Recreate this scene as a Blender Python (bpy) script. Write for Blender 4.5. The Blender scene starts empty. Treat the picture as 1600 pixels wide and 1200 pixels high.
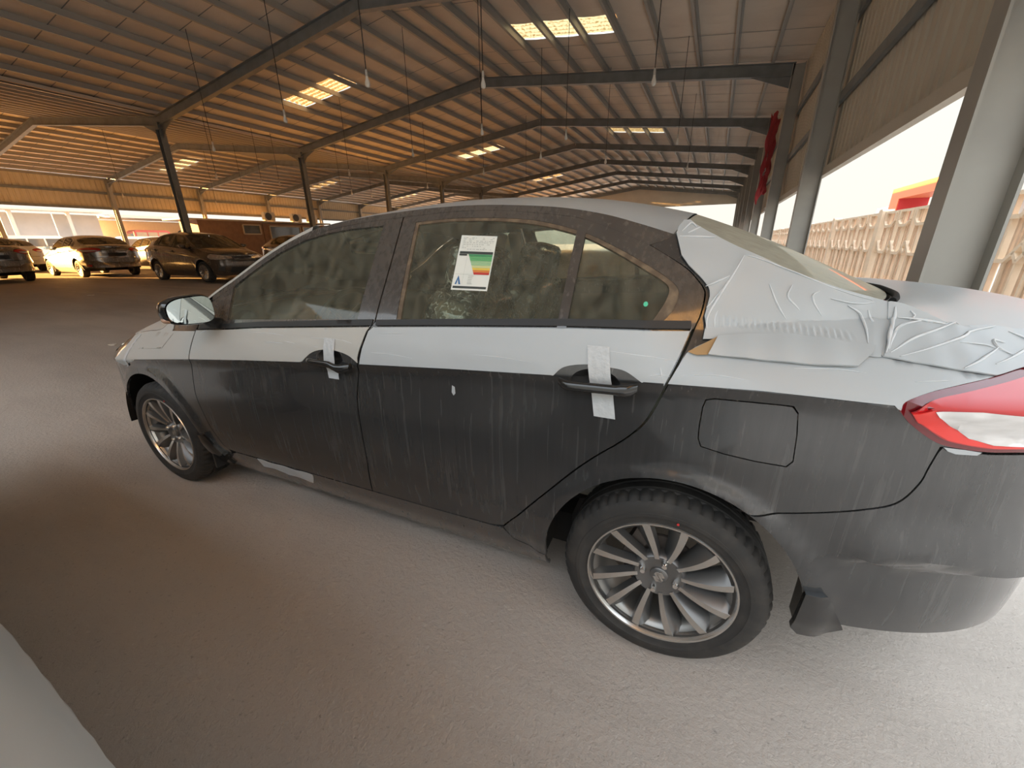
import bpy, bmesh, math, random
import numpy as np
from mathutils import Vector, Matrix
from mathutils.geometry import delaunay_2d_cdt

random.seed(7)
np.random.seed(7)
SC = bpy.context.scene
COL = SC.collection

# ------------------------------------------------------------------ camera
CAR_YAW = math.radians(2.38)                      # the parked sedan against the building grid
CAM_POS = (0.0531, -1.8860, 1.3175)
YAW, PITCH, ROLL, FPX = 0.4201 + CAR_YAW, 0.3464, -0.0129, 613.9
cy, sy, cp, sp = math.cos(YAW), math.sin(YAW), math.cos(PITCH), math.sin(PITCH)
fw = Vector((-sy * cp, cy * cp, -sp))
rt = Vector((cy, sy, 0))
up = rt.cross(fw)
r2 = rt * math.cos(ROLL) + up * math.sin(ROLL)
u2 = up * math.cos(ROLL) - rt * math.sin(ROLL)
cam = bpy.data.cameras.new('camera')
cam.sensor_fit = 'HORIZONTAL'
cam.sensor_width = 36.0
cam.lens = FPX / 1600 * 36
cam.clip_start = 0.02
cam.clip_end = 400
camo = bpy.data.objects.new('camera', cam)
COL.objects.link(camo)
camo.matrix_world = Matrix(((r2.x, u2.x, -fw.x, CAM_POS[0]), (r2.y, u2.y, -fw.y, CAM_POS[1]),
                            (r2.z, u2.z, -fw.z, CAM_POS[2]), (0, 0, 0, 1)))
SC.camera = camo

# ------------------------------------------------------------------ world: hazy evening sky
W = bpy.data.worlds.new('hazy_sky')
SC.world = W
W.use_nodes = True
nt = W.node_tree
nt.nodes.clear()
o_ = nt.nodes.new('ShaderNodeOutputWorld')
b_ = nt.nodes.new('ShaderNodeBackground')
g_ = nt.nodes.new('ShaderNodeNewGeometry')
x_ = nt.nodes.new('ShaderNodeSeparateXYZ')
r_ = nt.nodes.new('ShaderNodeValToRGB')
r_.color_ramp.elements[0].position = 0.0
r_.color_ramp.elements[0].color = (0.262, 0.246, 0.220, 1)
r_.color_ramp.elements[1].position = 1.0
r_.color_ramp.elements[1].color = (1.20, 1.36, 1.54, 1)
e_ = r_.color_ramp.elements.new(0.30)
e_.color = (0.268, 0.268, 0.243, 1)
tc_ = nt.nodes.new('ShaderNodeTexCoord')
nt.links.new(tc_.outputs['Generated'], x_.inputs[0])
nt.links.new(x_.outputs['Z'], r_.inputs['Fac'])
nt.links.new(r_.outputs['Color'], b_.inputs['Color'])
b_.inputs['Strength'].default_value = 1.0
nt.links.new(b_.outputs[0], o_.inputs['Surface'])

# low warm sun, coming in from behind the far left of the shed
SUN_TO = Vector((-0.945, -0.327, 0.131)).normalized()
sl = bpy.data.lights.new('sun', 'SUN')
sl.energy = 13.0
sl.color = (1.0, 0.50, 0.14)
sl.angle = math.radians(1.2)
so = bpy.data.objects.new('sun', sl)
COL.objects.link(so)
so.rotation_euler = SUN_TO.to_track_quat('Z', 'Y').to_euler()

SC.view_settings.view_transform = 'Standard'
SC.view_settings.look = 'None'
SC.view_settings.gamma = 1.0
SC.view_settings.use_curve_mapping = False
SC.view_settings.exposure = 2.02
SC.cycles.use_denoising = True
SC.cycles.max_bounces = 8
SC.cycles.diffuse_bounces = 4
SC.cycles.glossy_bounces = 4
SC.cycles.transparent_max_bounces = 16
SC.cycles.transmission_bounces = 6
SC.cycles.sample_clamp_indirect = 6.0
SC.cycles.caustics_reflective = False
SC.cycles.caustics_refractive = False

# ------------------------------------------------------------------ helpers: materials
MATS = {}


def nodes_of(m):
    m.use_nodes = True
    return m.node_tree


def mat(name, col, rough=0.5, metal=0.0, coat=0.0, spec=0.5, noise=None, bump=None, emit=None):
    """noise=(scale, colour2, lo, hi[, stretch]) mixes a second colour; bump=(scale, strength)"""
    m = bpy.data.materials.new(name)
    t = nodes_of(m)
    p = t.nodes['Principled BSDF']
    p.inputs['Base Color'].default_value = (*col, 1)
    p.inputs['Roughness'].default_value = rough
    p.inputs['Metallic'].default_value = metal
    p.inputs['Coat Weight'].default_value = coat
    p.inputs['Coat Roughness'].default_value = 0.06
    p.inputs['Specular IOR Level'].default_value = spec
    tc = t.nodes.new('ShaderNodeTexCoord')
    if noise:
        sc, c2, lo, hi = noise[:4]
        st = noise[4] if len(noise) > 4 else (1, 1, 1)
        mp = t.nodes.new('ShaderNodeMapping')
        mp.inputs['Scale'].default_value = st
        n = t.nodes.new('ShaderNodeTexNoise')
        n.inputs['Scale'].default_value = sc
        n.inputs['Detail'].default_value = 5
        rr = t.nodes.new('ShaderNodeMapRange')
        rr.inputs['From Min'].default_value = lo
        rr.inputs['From Max'].default_value = hi
        mx = t.nodes.new('ShaderNodeMix')
        mx.data_type = 'RGBA'
        mx.inputs['A'].default_value = (*col, 1)
        mx.inputs['B'].default_value = (*c2, 1)
        t.links.new(tc.outputs['Object'], mp.inputs[0])
        t.links.new(mp.outputs[0], n.inputs['Vector'])
        t.links.new(n.outputs['Fac'], rr.inputs['Value'])
        t.links.new(rr.outputs[0], mx.inputs['Factor'])
        t.links.new(mx.outputs['Result'], p.inputs['Base Color'])
    if bump:
        n2 = t.nodes.new('ShaderNodeTexNoise')
        n2.inputs['Scale'].default_value = bump[0]
        n2.inputs['Detail'].default_value = 4
        bn = t.nodes.new('ShaderNodeBump')
        bn.inputs['Strength'].default_value = bump[1]
        bn.inputs['Distance'].default_value = bump[2] if len(bump) > 2 else 0.01
        t.links.new(tc.outputs['Object'], n2.inputs['Vector'])
        t.links.new(n2.outputs['Fac'], bn.inputs['Height'])
        t.links.new(bn.outputs[0], p.inputs['Normal'])
    if emit:
        p.inputs['Emission Color'].default_value = (*emit[0], 1)
        p.inputs['Emission Strength'].default_value = emit[1]
    MATS[name] = m
    return m


def dusty_paint(name, col, dust, metal=0.35, amount=(0.30, 0.95), top=0.21):
    """car paint with a clear coat under a film of dust that runs in vertical streaks"""
    m = bpy.data.materials.new(name)
    t = nodes_of(m)
    p = t.nodes['Principled BSDF']
    p.inputs['Metallic'].default_value = metal
    p.inputs['Coat Weight'].default_value = 0.8
    p.inputs['Coat Roughness'].default_value = 0.06
    tc = t.nodes.new('ShaderNodeTexCoord')
    mp = t.nodes.new('ShaderNodeMapping')
    mp.inputs['Scale'].default_value = (58, 58, 1.5)
    n = t.nodes.new('ShaderNodeTexNoise')
    n.inputs['Scale'].default_value = 1.0
    n.inputs['Detail'].default_value = 4
    n.inputs['Roughness'].default_value = 0.7
    n2 = t.nodes.new('ShaderNodeTexNoise')
    n2.inputs['Scale'].default_value = 2.6
    n2.inputs['Detail'].default_value = 3
    mu = t.nodes.new('ShaderNodeMath')
    mu.operation = 'MULTIPLY'
    rr = t.nodes.new('ShaderNodeMapRange')
    rr.inputs['From Min'].default_value = amount[0] * 0.5
    rr.inputs['From Max'].default_value = amount[1] * 0.62
    rr.inputs['To Min'].default_value = 0.07
    rr.inputs['To Max'].default_value = top
    mx = t.nodes.new('ShaderNodeMix')
    mx.data_type = 'RGBA'
    mx.inputs['A'].default_value = (*col, 1)
    mx.inputs['B'].default_value = (*dust, 1)
    rg = t.nodes.new('ShaderNodeMapRange')
    rg.inputs['To Min'].default_value = 0.20
    rg.inputs['To Max'].default_value = 0.75
    t.links.new(tc.outputs['Object'], mp.inputs[0])
    t.links.new(mp.outputs[0], n.inputs['Vector'])
    t.links.new(tc.outputs['Object'], n2.inputs['Vector'])
    t.links.new(n.outputs['Fac'], mu.inputs[0])
    t.links.new(n2.outputs['Fac'], mu.inputs[1])
    t.links.new(mu.outputs[0], rr.inputs['Value'])
    mp3 = t.nodes.new('ShaderNodeMapping')
    mp3.inputs['Scale'].default_value = (75, 75, .9)
    n3 = t.nodes.new('ShaderNodeTexNoise')
    n3.inputs['Scale'].default_value = 1.0
    n3.inputs['Detail'].default_value = 2
    r3 = t.nodes.new('ShaderNodeMapRange')
    r3.inputs['From Min'].default_value = .60
    r3.inputs['From Max'].default_value = .74
    r3.inputs['To Max'].default_value = top * .6
    ad = t.nodes.new('ShaderNodeMath')
    ad.operation = 'ADD'
    t.links.new(tc.outputs['Object'], mp3.inputs[0])
    t.links.new(mp3.outputs[0], n3.inputs['Vector'])
    t.links.new(n3.outputs['Fac'], r3.inputs['Value'])
    t.links.new(rr.outputs[0], ad.inputs[0])
    t.links.new(r3.outputs[0], ad.inputs[1])
    t.links.new(ad.outputs[0], mx.inputs['Factor'])
    t.links.new(mx.outputs['Result'], p.inputs['Base Color'])
    t.links.new(ad.outputs[0], rg.inputs['Value'])
    t.links.new(rg.outputs[0], p.inputs['Roughness'])
    MATS[name] = m
    return m


def sheet_glass(name, tint, dustcol=(0.33, 0.28, 0.21), dust=0.18, rough=0.03, var=(0.45, 1.5)):
    """thin tinted pane: transparent with a fresnel reflection and a film of dust"""
    m = bpy.data.materials.new(name)
    t = nodes_of(m)
    t.nodes.clear()
    out = t.nodes.new('ShaderNodeOutputMaterial')
    tr = t.nodes.new('ShaderNodeBsdfTransparent')
    tr.inputs[0].default_value = (*tint, 1)
    gl = t.nodes.new('ShaderNodeBsdfGlossy')
    gl.inputs['Roughness'].default_value = rough
    gl.inputs['Color'].default_value = (0.95, 0.97, 0.95, 1)
    fr = t.nodes.new('ShaderNodeFresnel')
    fr.inputs['IOR'].default_value = 1.55
    m1 = t.nodes.new('ShaderNodeMixShader')
    t.links.new(fr.outputs[0], m1.inputs[0])
    t.links.new(tr.outputs[0], m1.inputs[1])
    t.links.new(gl.outputs[0], m1.inputs[2])
    df = t.nodes.new('ShaderNodeBsdfDiffuse')
    df.inputs[0].default_value = (*dustcol, 1)
    tc = t.nodes.new('ShaderNodeTexCoord')
    mp = t.nodes.new('ShaderNodeMapping')
    mp.inputs['Scale'].default_value = (30, 30, 4)
    n = t.nodes.new('ShaderNodeTexNoise')
    n.inputs['Scale'].default_value = 1.0
    n.inputs['Detail'].default_value = 4
    rr = t.nodes.new('ShaderNodeMapRange')
    rr.inputs['From Min'].default_value = 0.3
    rr.inputs['From Max'].default_value = 0.75
    rr.inputs['To Min'].default_value = dust * var[0]
    rr.inputs['To Max'].default_value = dust * var[1]
    t.links.new(tc.outputs['Object'], mp.inputs[0])
    t.links.new(mp.outputs[0], n.inputs['Vector'])
    t.links.new(n.outputs['Fac'], rr.inputs['Value'])
    m2 = t.nodes.new('ShaderNodeMixShader')
    t.links.new(rr.outputs[0], m2.inputs[0])
    t.links.new(m1.outputs[0], m2.inputs[1])
    t.links.new(df.outputs[0], m2.inputs[2])
    t.links.new(m2.outputs[0], out.inputs['Surface'])
    MATS[name] = m
    return m


def clear_plastic(name):
    m = bpy.data.materials.new(name)
    t = nodes_of(m)
    t.nodes.clear()
    out = t.nodes.new('ShaderNodeOutputMaterial')
    tr = t.nodes.new('ShaderNodeBsdfTransparent')
    tr.inputs[0].default_value = (0.86, 0.88, 0.85, 1)
    gl = t.nodes.new('ShaderNodeBsdfGlossy')
    gl.inputs['Roughness'].default_value = 0.08
    lw = t.nodes.new('ShaderNodeLayerWeight')
    lw.inputs['Blend'].default_value = 0.55
    m1 = t.nodes.new('ShaderNodeMixShader')
    t.links.new(lw.outputs['Fresnel'], m1.inputs[0])
    t.links.new(tr.outputs[0], m1.inputs[1])
    t.links.new(gl.outputs[0], m1.inputs[2])
    # glints on the creased sheet, painted as white diffuse streaks
    df = t.nodes.new('ShaderNodeBsdfDiffuse')
    df.inputs[0].default_value = (.85, .87, .84, 1)
    tc = t.nodes.new('ShaderNodeTexCoord')
    n = t.nodes.new('ShaderNodeTexNoise')
    n.inputs['Scale'].default_value = 26
    n.inputs['Detail'].default_value = 3
    n.inputs['Distortion'].default_value = 2.5
    rr = t.nodes.new('ShaderNodeMapRange')
    rr.inputs['From Min'].default_value = .52
    rr.inputs['From Max'].default_value = .63
    rr.inputs['To Min'].default_value = .05
    rr.inputs['To Max'].default_value = .75
    m2 = t.nodes.new('ShaderNodeMixShader')
    t.links.new(tc.outputs['Object'], n.inputs['Vector'])
    t.links.new(n.outputs['Fac'], rr.inputs['Value'])
    t.links.new(rr.outputs[0], m2.inputs[0])
    t.links.new(m1.outputs[0], m2.inputs[1])
    t.links.new(df.outputs[0], m2.inputs[2])
    t.links.new(m2.outputs[0], out.inputs['Surface'])
    MATS[name] = m
    return m


# ------------------------------------------------------------------ helpers: meshes
class MB:
    """collects vertices and faces, then links them as ONE mesh object"""

    def __init__(self):
        self.v, self.f, self.m = [], [], []

    def add(self, vs, fs, mi=0):
        k = len(self.v)
        self.v += [tuple(float(c) for c in p) for p in vs]
        self.f += [tuple(i + k for i in f) for f in fs]
        self.m += [mi] * len(fs)
        return self

    def box(self, c, s, mi=0, rot=None):
        hx, hy, hz = s[0] / 2, s[1] / 2, s[2] / 2
        vs = [Vector((x, y, z)) for x in (-hx, hx) for y in (-hy, hy) for z in (-hz, hz)]
        if rot is not None:
            vs = [rot @ q for q in vs]
        vs = [q + Vector(c) for q in vs]
        return self.add(vs, [(0, 1, 3, 2), (4, 6, 7, 5), (0, 4, 5, 1), (2, 3, 7, 6), (0, 2, 6, 4), (1, 5, 7, 3)], mi)

    def bar(self, a, b, w, h, mi=0, upv=(0, 0, 1)):
        a, b = Vector(a), Vector(b)
        d = (b - a)
        L = d.length
        d.normalize()
        s = d.cross(Vector(upv))
        if s.length < 1e-6:
            s = d.cross(Vector((1, 0, 0)))
        s.normalize()
        u = s.cross(d)
        R = Matrix((d, s, u)).transposed()
        return self.box((a + b) / 2, (L, w, h), mi, R)

    def tube(self, pts, r, n=8, mi=0, caps=True):
        pts = [Vector(p) for p in pts]
        rs = r if isinstance(r, (list, tuple)) else [r] * len(pts)
        rings = []
        prev = None
        for i, p in enumerate(pts):
            d = (pts[min(i + 1, len(pts) - 1)] - pts[max(i - 1, 0)]).normalized()
            if prev is None:
                a = d.orthogonal().normalized()
            else:
                a = (prev - d * prev.dot(d)).normalized()
            prev = a
            b = d.cross(a)
            rings.append([p + (a * math.cos(2 * math.pi * k / n) + b * math.sin(2 * math.pi * k / n)) * rs[i] for k in range(n)])
        vs = [q for rg in rings for q in rg]
        fs = [(i * n + k, i * n + (k + 1) % n, (i + 1) * n + (k + 1) % n, (i + 1) * n + k) for i in range(len(pts) - 1) for k in range(n)]
        if caps:
            fs += [tuple(range(n))[::-1], tuple((len(pts) - 1) * n + k for k in range(n))]
        return self.add(vs, fs, mi)

    def lathe(self, prof, n=48, axis='y', c=(0, 0, 0), mi=0, rfun=None, close=False):
        """prof: (radius, along axis)"""
        vs, fs = [], []
        m = len(prof)
        for i in range(n):
            a = 2 * math.pi * i / n
            for j, (r, h) in enumerate(prof):
                if rfun:
                    r = rfun(i, j, r)
                if axis == 'y':
                    vs.append((c[0] + r * math.cos(a), c[1] + h, c[2] + r * math.sin(a)))
                else:
                    vs.append((c[0] + r * math.cos(a), c[1] + r * math.sin(a), c[2] + h))
        rng = m if close else m - 1
        for i in range(n):
            for j in range(rng):
                j2 = (j + 1) % m
                i2 = (i + 1) % n
                fs.append((i * m + j, i * m + j2, i2 * m + j2, i2 * m + j))
        return self.add(vs, fs, mi)

    def grid(self, P3, mi=0, closed_u=False):
        """P3: array (nu, nv, 3)"""
        nu, nv = P3.shape[:2]
        vs = P3.reshape(-1, 3)
        fs = []
        for i in range(nu if closed_u else nu - 1):
            for j in range(nv - 1):
                i2 = (i + 1) % nu
                fs.append((i * nv + j, i2 * nv + j, i2 * nv + j + 1, i * nv + j + 1))
        return self.add(vs, fs, mi)

    def prism(self, poly, h0, h1, axis='y', mi=0):
        """extrude a 2-D polygon (a, b) along an axis from h0 to h1"""
        def q(a, b, h):
            return (a, h, b) if axis == 'y' else ((h, a, b) if axis == 'x' else (a, b, h))
        n = len(poly)
        vs = [q(a, b, h0) for a, b in poly] + [q(a, b, h1) for a, b in poly]
        fs = [tuple(range(n)), tuple(range(2 * n - 1, n - 1, -1))]
        fs += [(i, i + n, (i + 1) % n + n, (i + 1) % n) for i in range(n)]
        return self.add(vs, fs, mi)

    def mirrored(self):
        o = MB()
        o.v = [(x, -y, z) for x, y, z in self.v]
        o.f = [tuple(reversed(f)) for f in self.f]
        o.m = list(self.m)
        return o

    def join(self, o):
        k = len(self.v)
        self.v += o.v
        self.f += [tuple(i + k for i in f) for f in o.f]
        self.m += o.m
        return self

    def mesh(self, name, smooth=None, fix=True):
        me = bpy.data.meshes.new(name)
        me.from_pydata(self.v, [], self.f)
        me.polygons.foreach_set('material_index', self.m)
        if fix:
            bm = bmesh.new()
            bm.from_mesh(me)
            bmesh.ops.recalc_face_normals(bm, faces=bm.faces)
            bm.to_mesh(me)
            bm.free()
        if smooth is not None:
            me.shade_smooth()
            me.set_sharp_from_angle(angle=math.radians(smooth))
        me.update()
        return me

    def build(self, name, mats, parent=None, smooth=None, fix=True, loc=None, **props):
        me = self.mesh(name, smooth, fix)
        if not isinstance(mats, (list, tuple)):
            mats = [mats]
        for m in mats:
            me.materials.append(MATS[m] if isinstance(m, str) else m)
        return link(name, me, parent, loc, **props)


def link(name, data, parent=None, loc=None, **props):
    o = bpy.data.objects.new(name, data)
    COL.objects.link(o)
    if parent is not None:
        o.parent = parent
    if loc is not None:
        o.location = loc
    for k, v in props.items():
        o[k] = v
    return o


def thing(name, label, cat, loc=(0, 0, 0), rz=0.0, group=None):
    o = bpy.data.objects.new(name, None)
    o.empty_display_size = 0.2
    COL.objects.link(o)
    o.location = loc
    o.rotation_euler = (0, 0, rz)
    o['label'] = label
    o['category'] = cat
    if group:
        o['group'] = group
    return o


def copy_tree(o, parent=None, mats=None):
    c = o.copy()
    COL.objects.link(c)
    c.parent = parent
    if mats and c.type == 'MESH':
        for i, sl_ in enumerate(c.material_slots):
            new = mats.get(sl_.material.name) if sl_.material else None
            if new:
                sl_.link = 'OBJECT'
                sl_.material = new
    for ch in list(o.children):
        copy_tree(ch, c, mats)
    return c


def crom(pts, n=8):
    p = np.array(pts, float)
    q = np.vstack([2 * p[0] - p[1], p, 2 * p[-1] - p[-2]])
    out = []
    for i in range(1, len(q) - 2):
        t = np.linspace(0, 1, n, endpoint=False)[:, None]
        a, b, c, d = q[i - 1], q[i], q[i + 1], q[i + 2]
        out.append(.5 * ((2 * b) + (-a + c) * t + (2 * a - 5 * b + 4 * c - d) * t * t + (-a + 3 * b - 3 * c + d) * t ** 3))
    out.append(p[-1:])
    return np.vstack(out)


def sm(a, b, x):
    t = np.clip((x - a) / (b - a), 0, 1)
    return t * t * (3 - 2 * t)
# ------------------------------------------------------------------ materials
dusty_paint('grey_paint', (0.030, 0.031, 0.033), (0.28, 0.27, 0.255))
dusty_paint('silver_paint', (0.30, 0.29, 0.275), (0.36, 0.32, 0.26), metal=0.7)
dusty_paint('bronze_paint', (0.085, 0.065, 0.05), (0.30, 0.25, 0.19), metal=0.5)
mat('white_paint', (0.74, 0.77, 0.78), rough=0.3, coat=0.5)
dusty_paint('frame_black', (0.050, 0.045, 0.042), (0.20, 0.17, 0.14), metal=0.0, top=0.32)
mat('film', (0.475, 0.505, 0.52), rough=0.36, noise=(2.2, (0.435, 0.465, 0.485), 0.35, 0.75), bump=(9, 0.25, 0.004))
mat('film_front', (0.52, 0.51, 0.475), rough=0.45, noise=(1.8, (0.475, 0.465, 0.43), 0.35, 0.75), bump=(7, 0.2, 0.003))  # same film; the warmer light at the front is put into the colour
mat('fold', (0.66, 0.69, 0.71), rough=0.35)
mat('tape', (0.55, 0.57, 0.58), rough=0.35, bump=(60, 0.7, 0.004))
mat('brown_paper', (0.42, 0.26, 0.12), rough=0.85)
mat('rubber_seal', (0.12, 0.085, 0.055), rough=0.7, noise=(40, (0.26, 0.19, 0.12), 0.45, 0.8))
mat('black_plastic', (0.022, 0.022, 0.022), rough=0.5)
mat('gloss_black', (0.02, 0.02, 0.02), rough=0.12, coat=0.4)
mat('gap_dark', (0.006, 0.006, 0.006), rough=0.9)
mat('under_black', (0.012, 0.011, 0.010), rough=0.9)
mat('tyre_rubber', (0.028, 0.026, 0.024), rough=0.72, noise=(14, (0.06, 0.052, 0.044), 0.45, 0.85), bump=(120, 0.15, 0.002))
mat('tread_rubber', (0.040, 0.034, 0.030), rough=0.85)
mat('alloy', (0.62, 0.60, 0.57), rough=0.26, metal=0.95)
mat('alloy_grey', (0.20, 0.195, 0.19), rough=0.38, metal=0.75)
mat('rim_barrel', (0.34, 0.33, 0.31), rough=0.4, metal=0.8)
mat('brake_iron', (0.16, 0.13, 0.11), rough=0.6, metal=0.5)
mat('chrome', (0.75, 0.74, 0.72), rough=0.12, metal=1.0)
mat('lamp_red', (0.55, 0.012, 0.016), rough=0.22, coat=0.7)
mat('lamp_red_bright', (0.85, 0.03, 0.02), rough=0.2, coat=0.7)
mat('lamp_red_dark', (0.16, 0.006, 0.010), rough=0.2, coat=0.7)
mat('lamp_clear', (0.72, 0.71, 0.70), rough=0.18, metal=0.25, coat=0.8, noise=(9, (0.55, 0.53, 0.52), 0.4, 0.7, (1, 1, 5)))
mat('head_lens', (0.42, 0.33, 0.26), rough=0.15, coat=0.9, metal=0.3, noise=(12, (0.6, 0.5, 0.4), 0.4, 0.7))
mat('orange_lens', (0.5, 0.30, 0.2), rough=0.2, coat=0.6)
sheet_glass('side_glass', (0.80, 0.85, 0.74), dust=0.19, dustcol=(0.38, 0.37, 0.28))
sheet_glass('side_glass_light', (0.50, 0.54, 0.45), dust=0.13, dustcol=(0.32, 0.29, 0.22))
sheet_glass('screen_glass', (0.62, 0.66, 0.60), dust=0.16)
sheet_glass('rear_glass', (0.35, 0.35, 0.30), dust=0.72, dustcol=(0.52, 0.515, 0.43), var=(.9, 1.1))
sheet_glass('bg_glass', (0.30, 0.30, 0.27), dust=0.3, dustcol=(0.22, 0.18, 0.12))
clear_plastic('clear_plastic')
mat('mirror_glass', (0.80, 0.88, 0.86), rough=0.015, metal=1.0)
mat('seat_cloth', (0.50, 0.47, 0.40), rough=0.85, bump=(60, 0.2))
mat('dash_grey', (0.10, 0.095, 0.085), rough=0.65)
mat('trim_beige', (0.52, 0.49, 0.42), rough=0.8)
mat('dash_light', (0.42, 0.41, 0.36), rough=0.7)
mat('paper_white', (0.80, 0.83, 0.78), rough=0.6)
mat('print_dark', (0.05, 0.06, 0.055), rough=0.6)
mat('print_grey', (0.45, 0.48, 0.45), rough=0.6)
mat('bar_green_dark', (0.07, 0.30, 0.13), rough=0.6)
mat('bar_green', (0.14, 0.44, 0.18), rough=0.6)
mat('bar_green_light', (0.36, 0.58, 0.32), rough=0.6)
mat('bar_lime', (0.62, 0.68, 0.34), rough=0.6)
mat('bar_yellow', (0.80, 0.60, 0.10), rough=0.6)
mat('bar_orange', (0.72, 0.25, 0.06), rough=0.6)
mat('bar_red', (0.55, 0.05, 0.04), rough=0.6)
mat('logo_blue', (0.04, 0.16, 0.38), rough=0.5)
mat('dot_green', (0.10, 0.62, 0.38), rough=0.5)
mat('dot_red', (0.6, 0.04, 0.04), rough=0.6)
# ------------------------------------------------------------------ the sedan's body surface
# side surface: s runs along the plan outline (s = x on the flank), z is height; x forward is negative,
# the origin is on the floor below the middle of the rear axle, the left flank is at negative y.
PLAN = [(-3.47, 0), (-3.46, .25), (-3.425, .48), (-3.35, .645), (-3.22, .748), (-3.05, .812), (-2.85, .845), (-2.6, .858), (-2.3, .864),
        (-2.0, .865), (-1.5, .865), (-1, .865), (-.5, .865), (0, .865), (.2, .863), (.4, .8515), (.55, .827), (.675, .785), (.785, .722),
        (.88, .632), (.96, .50), (1.01, .34), (1.037, .15), (1.043, 0)]
_pl = crom(PLAN, 24)
_ds = np.r_[0, np.cumsum(np.hypot(*np.diff(_pl, axis=0).T))]
_ss = _ds - np.interp(0, _pl[:, 0], _ds)
_tg = np.gradient(_pl, _ds, axis=0)
_tg /= np.hypot(*_tg.T)[:, None]
S_REAR, S_FRONT = float(_ss[-1]), float(_ss[0])
TC = np.array([(-4.5, .66), (-3.6, .66), (-3.1, .70), (-2.723, .746), (-2.428, .781), (-2.16, .811), (-1.753, .85), (-1.382, .882), (-1.082, .907),
               (-.707, .934), (-.353, .956), (-.044, .971), (.155, .98), (.268, .979), (.414, .976), (.7, .965), (1.0, .95), (2, .94)])
TB = np.array([(-4.5, .76), (-3.6, .77), (-3.1, .83), (-2.6, .90), (-2.334, .924), (-2.056, .953), (-1.644, .994), (-1.055, 1.041), (-.726, 1.065),
               (-.337, 1.09), (-.132, 1.099), (-.012, 1.10), (.2, 1.12), (.4, 1.13), (.7, 1.115), (1.0, 1.10), (2, 1.08)])
LOZ = np.array([0, .14, .20, .26, .34, .45, .58, .65])
LOI = np.array([.16, .12, .085, .052, .024, .008, .001, 0.])


def zc(s):
    return np.interp(s, TC[:, 0], TC[:, 1])


def zb(s):
    return np.interp(s, TB[:, 0], TB[:, 1])


def inset(s, z):
    c, b = zc(s), zb(s)
    B = np.interp(s, [-9, -3.1, -2.6, -2.2, -1.9, -.12, .4, .8, 1.1, 2], [.14, .14, .12, .07, .045, .045, .19, .19, .12, .09])
    lo = np.interp(z, LOZ, LOI)
    u = np.clip((c - z) / .22, 0, 1)
    lo = lo + .011 * np.where(u < .14, u / .14, (1 - sm(.14, 1, u)))
    sh = B * np.clip((z - c) / np.maximum(b - c, .02), 0, 1) ** 1.25
    g = z - b
    gh = np.where(g > 0, np.clip(np.maximum(g, 0) / (1.43 - b), 0, 3) ** 1.08 * (.30 - B), 0)
    r = np.where(z < c, lo, sh + gh)
    for xw in (0, -2.65):
        d = np.hypot(s - xw, z - .302)
        r = r - .012 * (1 - sm(.405, .44, d)) * (z > .2)
    k = sm(.36, .50, s)
    zl = np.interp(s, [.39, .56, .75, 1.1, 2], [.580, .588, .57, .53, .52])
    e = np.where(z >= zl, np.clip(1 - (z - zl) / .13, 0, 1), np.clip(1 - (zl - z) / .012, -.4, 1) * (1 - sm(.05, .2, zl - z)))
    return r - .026 * k * e


def PS(s, z, off=0.0):
    s, z = np.broadcast_arrays(np.asarray(s, float), np.asarray(z, float))

    def base(s, z):
        px, py = np.interp(s, _ss, _pl[:, 0]), np.interp(s, _ss, _pl[:, 1])
        tx, ty = np.interp(s, _ss, _tg[:, 0]), np.interp(s, _ss, _tg[:, 1])
        i = inset(s, z)
        return np.stack([px + ty * i, -(py - tx * i), z], -1)
    p = base(s, z)
    h = 1e-3
    du = base(s + h, z) - base(s - h, z)
    dv = base(s, z + h) - base(s, z - h)
    n = np.cross(du, dv)
    n /= np.maximum(np.linalg.norm(n, axis=-1, keepdims=True), 1e-12)
    off = np.asarray(off, float)
    return p + n * (off[..., None] if off.ndim else off), n


def inside(pts, poly):
    x, y = pts[:, 0][:, None], pts[:, 1][:, None]
    x0, y0 = poly[:, 0][None], poly[:, 1][None]
    q = np.roll(poly, -1, 0)
    x1, y1 = q[:, 0][None], q[:, 1][None]
    c = ((y0 > y) != (y1 > y)) & (x < (x1 - x0) * (y - y0) / np.where(y1 == y0, 1e-12, y1 - y0) + x0)
    return c.sum(1) % 2 == 1


def seg_dist(pts, poly, closed=True):
    a = poly if closed else poly[:-1]
    b = np.roll(poly, -1, 0) if closed else poly[1:]
    d = b - a
    L = np.maximum((d ** 2).sum(1), 1e-12)
    t = np.clip(((pts[:, None] - a[None]) * d[None]).sum(-1) / L[None], 0, 1)
    q = a[None] + t[..., None] * d[None]
    return np.sqrt(((pts[:, None] - q) ** 2).sum(-1)).min(1)


def resample(poly, step):
    out = []
    n = len(poly)
    for i in range(n):
        a, b = np.array(poly[i]), np.array(poly[(i + 1) % n])
        k = max(1, int(math.ceil(np.hypot(*(b - a)) / step)))
        for j in range(k):
            out.append(a + (b - a) * j / k)
    o = [out[0]]
    for p in out[1:]:
        if np.hypot(*(p - o[-1])) > 1e-4:
            o.append(p)
    if np.hypot(*(o[0] - o[-1])) < 1e-4:
        o.pop()
    return np.array(o)


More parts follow.
